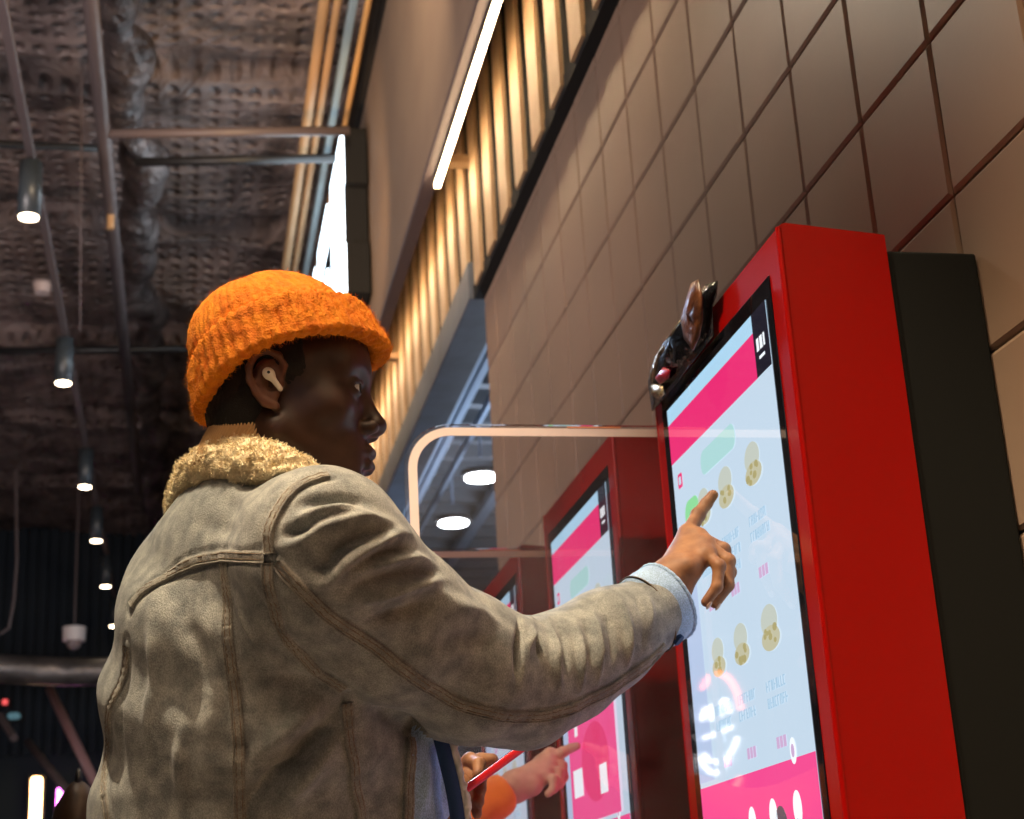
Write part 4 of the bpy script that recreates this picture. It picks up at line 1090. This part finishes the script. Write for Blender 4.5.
# trousers and shoes, below the frame
m_trouser = mat('dark_trousers', (.02, .022, .03), .85)
m_shoe = mat('dark_shoe', (.03, .03, .032), .5)
def legs(owner, hip, f_, r_, off, m1=None):
    tr = Sdf(); hip = np.asarray(hip, float)
    tr.ell(hip+UPV*.0, (.125, .150, .12), .05, R=np.array([f_, r_, UPV]))
    sh = []
    for s in (-1, 1):
        a = hip+r_*.09*s; k_ = a+f_*.015*s+UPV*(-.40); an = np.array([*(a-f_*.02*s)[:2], .09])
        tr.cone(a, k_, .085, .066, .04); tr.cone(k_, an, .066, .055, .03)
        sb = Sdf(); b_ = np.array([*an[:2], 0])
        sb.ell(b_+f_*.06+UPV*.035, (.135, .048, .040), .02, R=np.array([f_, r_, UPV])); sb.cone(b_+UPV*.05, b_+UPV*.12, .045, .042, .02)
        sb.add(lambda P: .003-P[:, 2], b_, .3, .002, 'i'); sh.append(sb)
    Vt, Qt = nets(tr, hip-[.35, .35, .92], hip+[.35, .35, .2], .009)
    npobj('trousers', Vt-off, Qt, m1 or m_trouser, owner)
    for sb in sh:
        c_ = sb.ops[0][2]; Vs, Qs = nets(sb, c_-[.2, .2, .06], c_+[.2, .2, .16], .006); npobj('shoe', Vs-off, Qs, m_shoe, owner)
legs(man, [HIP[0], HIP[1], .96], fb, rb, OFF)

# fingernails of the pointing hand
m_nail = mat('fingernail', (.55, .32, .22), .3)
for ch in FING:
    d_ = nrm(ch[2]-ch[1]); bd = nrm(ch[1]-ch[0]); up_ = (bd-d_*(bd@d_)); up_ = nrm(up_) if np.linalg.norm(up_) > .15 else nrm(-RR*.6+UU*.5-FW*.6)
    up_ = nrm(up_-d_*(up_@d_)); sd_ = np.cross(d_, up_); nl = Sdf()
    nl.ell(np.zeros(3), (.0062, .0046, .0016), .001, R=np.array([d_, sd_, up_]))
    Vn, Qn = nets(nl, (-.009, -.009, -.009), (.009, .009, .009), .0009)
    npobj('fingernail', Vn+ch[2]+d_*.0015+up_*.0062-OFF, Qn, m_nail, man)
# ---- things he wears or holds
EB = hw(-.010, .0715+.007, .006)
ear_n = nrm(rh+fh*.12); st = nrm(at(284, 400, 1.80)-at(270, 381, 1.80))
t = thing('earbud', 'white wireless earbud with short stem in the ear of the man in the orange beanie', 'earbud', tuple(EB))
m_wp = mat('white_gloss', (.82, .74, .62), .2, spec=.6)
eb = Sdf(); o0 = np.zeros(3)
c0 = rh*.004
eb.ell(c0, (.0078, .0068, .0060), .003, R=np.array([st, np.cross(ear_n, st), ear_n]))
eb.cone(c0+st*.003+rh*.002, c0+st*.0225+rh*.003, .0038, .0031, .004)
Ve, Qe = nets(eb, o0-.035, o0+.035, .0009)
eo = npobj('shell', Ve, Qe, m_wp, t)
bm = bmesh.new(); g_ = c0+rh*.0062+st*.001; cyl(bm, g_, g_+rh*.0008, .0018, 12); obj('vent', bm, m_black, t)
# red phone
PH = at(484, 776, 1.985)
px_ = nrm(at(506, 760, 2.02)-at(462, 792, 1.96)); pn = nrm(np.cross(px_, PH-CAM)); pd = np.cross(px_, pn)
t = thing('phone', 'red-cased phone held edge-on in front of the denim jacket', 'phone', tuple(PH))
def boxo(name, c_, ax3, dims, m, parent, bev=.003):
    bm = B(-dims[0]/2, dims[0]/2, -dims[1]/2, dims[1]/2, -dims[2]/2, dims[2]/2, bev, 3)
    M_ = Matrix.Identity(4)
    for i in range(3):
        for j in range(3): M_[i][j] = ax3[j][i]
        M_[i][3] = c_[i]
    bmesh.ops.transform(bm, matrix=M_, verts=bm.verts); return obj(name, bm, m, parent)
boxo('case', (0, 0, 0), (px_, pd, pn), (.125, .062, .010), mat('red_case', (.75, .01, .012), .35), t, .0035)
boxo('screen', tuple(pn*.0052), (px_, pd, pn), (.112, .055, .0008), m_glass_black, t, .0002)
# ================================================================ THE PERSON IN ORANGE BEHIND HIM
m_skin2 = skin_mat('fair_skin', (.62, .33, .22), (.52, .25, .16), .5)
m_orange = mat('orange_sweatshirt', (.90, .22, .004), .85, sheen=.3, bump=(90, .3, .004), var=(12, (.75, .14, .003)))
f2 = np.array([math.cos(.12), math.sin(.12), 0]); r2 = np.array([f2[1], -f2[0], 0]); u2 = UPV
H2 = at(250, 655, 3.02); R2 = np.array([f2, r2, u2])
def hw2(x, s, z): return H2+f2*x*.97+r2*s*.97+u2*z*.97
OFF2 = np.array([float(H2[0]), float(H2[1]), 0])
per = thing('person', 'person in orange sweatshirt hidden behind the man, pointing at the middle kiosk', 'person', tuple(OFF2))
b2_ = Sdf(); head_sdf(b2_, hw2, R2)
N2_ = H2+np.array([-.04, .0, -.20])
b2_.cone(hw2(-.02, 0, -.05), N2_, .05, .056, .03)
S2R = N2_+r2*.15-UPV*.06; S2L = N2_-r2*.15-UPV*.06
Wr = at(516, 786, 2.905); E2R = at(425, 842, 2.80); E2L = S2L+np.array([.02, .03, -.26]); W2L = E2L+np.array([.18, -.05, -.06])
PEL2 = np.array([N2_[0]-.02, N2_[1], .95])
b2_.cone(PEL2, N2_-UPV*.12, .11, .10, .05)
b2_.cone(N2_-UPV*.06, S2R, .05, .048, .04); b2_.cone(N2_-UPV*.06, S2L, .05, .048, .04)
b2_.chain([S2R, E2R, Wr], [.045, .036, .025], .02); b2_.chain([S2L, E2L, W2L], [.045, .036, .025], .02)
M2 = [at(551, 758, 2.975), at(550, 765, 2.955), at(549, 771, 2.935), at(546, 777, 2.915)]
F2_ = [[at(563, 752, 2.972), at(571, 748, 2.972), at(577, 746, 2.970)],
       [at(562, 766, 2.955), at(564, 777, 2.940), at(560, 785, 2.93)],
       [at(559, 772, 2.930), at(559, 783, 2.915), at(554, 790, 2.91)],
       [at(554, 779, 2.905), at(553, 789, 2.895), at(548, 794, 2.892)]]
hand(b2_, Wr, M2, F2_, [at(528, 776, 2.94), at(541, 762, 2.97), at(550, 754, 2.98), at(558, 760, 2.975)], [(at(533, 786, 2.90), .017), (at(536, 775, 2.93), .018)], .024, 1.0)
hl = Wr+(W2L-Wr)*0
Mx = [W2L+f2*.08+r2*(.03-.02*i) for i in range(4)]
hand(b2_, W2L, Mx, [[p+f2*.035-UPV*.006, p+f2*.055-UPV*.02, p+f2*.062-UPV*.036] for p in Mx], [W2L+f2*.02+r2*.03, W2L+f2*.05+r2*.045, W2L+f2*.07+r2*.05, W2L+f2*.09+r2*.048], [], .02, .95)
Va, Qa = nets(b2_, (-.40, 2.55, .80), (.78, 3.35, 1.88), .0030)
Va = relax(Va, Qa, 1, .3)
npobj('body', Va-OFF2, Qa, m_skin2, per)
for s in (-1, 1):
    bm = bmesh.new(); bmesh.ops.create_uvsphere(bm, u_segments=20, v_segments=12, radius=.0120, matrix=Matrix.Translation(Vector(hw2(.0795, .032*s, -.001)-OFF2)))
    obj('eyeball', bm, bpy.data.materials['eye_white'], per, True)
h2 = Sdf(); h2.ell(hw2(.0, 0, .036), (.094, .078, .090), .004, R=R2); h2.ell(hw2(-.045, 0, -.03), (.055, .068, .075), .03, R=R2)
h2.add(lambda P: ((P-H2)@f2-.035-.5*np.clip((P-H2)@u2-.02, -1, .1)), H2, .2, .006, 'i')
Vb, Qb = nets(h2, H2-.16, H2+.16, .004)
npobj('hair', Vb+normals(Vb, Qb)*(.002*noise3(Vb, .01, 1))[:, None]-OFF2, Qb, mat('brown_hair', (.03, .016, .010), .6), per)
sw = Sdf()
CB = N2_+np.array([-.05, 0, -.30])
sw.loft([CB[0]-.01, CB[1], .92], CB, r2, (.19, .14), (.20, .15), .04); sw.loft(CB, N2_-UPV*.10, r2, (.20, .14), (.14, .09), .05)
sw.cone(N2_-UPV*.08, S2R, .065, .068, .05); sw.cone(N2_-UPV*.08, S2L, .065, .068, .05)
sw.chain([S2R, E2R, E2R+(Wr-E2R)*.80], [.068, .056, .040], .04); sw.chain([S2L, E2L, W2L-(W2L-E2L)*.1], [.068, .056, .040], .04)
ax2 = nrm(Wr-E2R); ce = E2R+(Wr-E2R)*.90
sw.add(lambda P: np.where(np.linalg.norm(P-ce, axis=1) < .10, (P-ce)@ax2, -1), ce, .1, .003, 'i')
sw.cone(N2_-UPV*.04, N2_+UPV*.03, .062, .066, .015); sw.cone(N2_-UPV*.01, N2_+UPV*.12, .056, .062, .004, 's')
Vc, Qc = nets(sw, (-.45, 2.5, .84), (.75, 3.4, 1.60), .0055)
Nc = normals(Vc, Qc); Vc = Vc+Nc*(.004*noise3(Vc, .07, 4)+.002*noise3(Vc, .03, 5))[:, None]
swo = npobj('sweatshirt', Vc-OFF2, Qc, m_orange, per)
legs(per, [PEL2[0], PEL2[1], .93], f2, r2, OFF2)
# tan bag strap bulge behind the back, a dark blurred shape at the left edge
t = thing('backpack', 'dark brown backpack on the back of the person in orange, mostly hidden', 'backpack', (float(N2_[0])-.245, float(N2_[1]), 1.33))
bk = Sdf(); bk.ell((-.02, 0, -.12), (.055, .13, .19), .01); Vd, Qd = nets(bk, (-.2, -.2, -.35), (.1, .2, .15), .006)
npobj('bag_body', Vd+normals(Vd, Qd)*(.003*noise3(Vd, .04, 2))[:, None], Qd, mat('brown_nylon', (.07, .035, .015), .5), t)
obj('top_handle', tube(bmesh.new(), [(-.02, .03*math.cos(a), .062+.025*math.sin(a)) for a in np.linspace(0, math.pi, 10)], .005, 8), m_black, t, True)
# ================================================================ LIGHTS
def area(name, loc, target, size, power, col, size_y=None):
    l = bpy.data.lights.new(name, 'AREA'); l.energy = power; l.color = col; l.size = size
    if size_y: l.shape = 'RECTANGLE'; l.size_y = size_y
    o = bpy.data.objects.new(name, l); COL.objects.link(o); o.location = loc
    o.rotation_euler = (Vector(target)-Vector(loc)).to_track_quat('-Z', 'Y').to_euler(); return o
def spot(name, loc, target, power, col, ang=60, rad=.05, blend=.5):
    l = bpy.data.lights.new(name, 'SPOT'); l.energy = power; l.color = col; l.spot_size = math.radians(ang); l.shadow_soft_size = rad; l.spot_blend = blend
    o = bpy.data.objects.new(name, l); COL.objects.link(o); o.location = loc
    o.rotation_euler = (Vector(target)-Vector(loc)).to_track_quat('-Z', 'Y').to_euler(); return o
spot('ceiling_spot_key', (-.50, 1.30, 4.55), (.2, 1.8, 1.5), 760, (1, .81, .54), 34, .03)
spot('ceiling_spot_back', (-.3, 4.2, 4.1), (.1, 1.9, 1.6), 40, (1, .85, .65), 60, .05)
area('front_fill', (-1.0, -1.2, 2.4), (.4, 2, 1.6), 1.2, 1.8, (.86, .90, 1))
spot('cool_ahead', (.05, 4.9, 3.3), (.33, 1.8, 1.42), 420, (.50, .70, 1), 17, .12, .8)
spot('second_kiosk_fill', (-2.6, .8, 3.4), (.72, 2.75, 1.50), 420, (1, .90, .80), 13, .04, .6)  # added narrow light that brightens the middle kiosk; no fixture stands there
area('ceiling_wash', (-2.2, 3.5, 2.2), (-.3, 7.5, 5.0), 1.5, 125, (.95, .82, .80))
area('ceiling_graze', (.35, 4.0, 4.45), (-.6, 7.0, 5.1),   .25, 38, (1, .76, .50))
spot('fascia_wash', (.1, 3.2, 4.95), (.8, 6, 4.4), 40, (1, .72, .45), 110, .1)
spot('conduit_wash', (.2, 5.5, 3.6), (.62, 8, 4.9), 60, (1, .62, .30), 80, .1)
area('next_hall_light', (2.6, 8.5, 2.4), (1.5, 8.5, 4.2), 1.5, 80, (.66, .80, 1))
wl = area('wall_wash', (.846, .8, 2.50+H), (.99, .8, 2.06+H), .016, 130, (1, .70, .44), 8.4)
wl.data.spread = math.radians(70)
w = bpy.data.worlds.new('world'); SC.world = w; w.use_nodes = True
w.node_tree.nodes['Background'].inputs[0].default_value = (.30, .34, .42, 1)
w.node_tree.nodes['Background'].inputs[1].default_value = .06
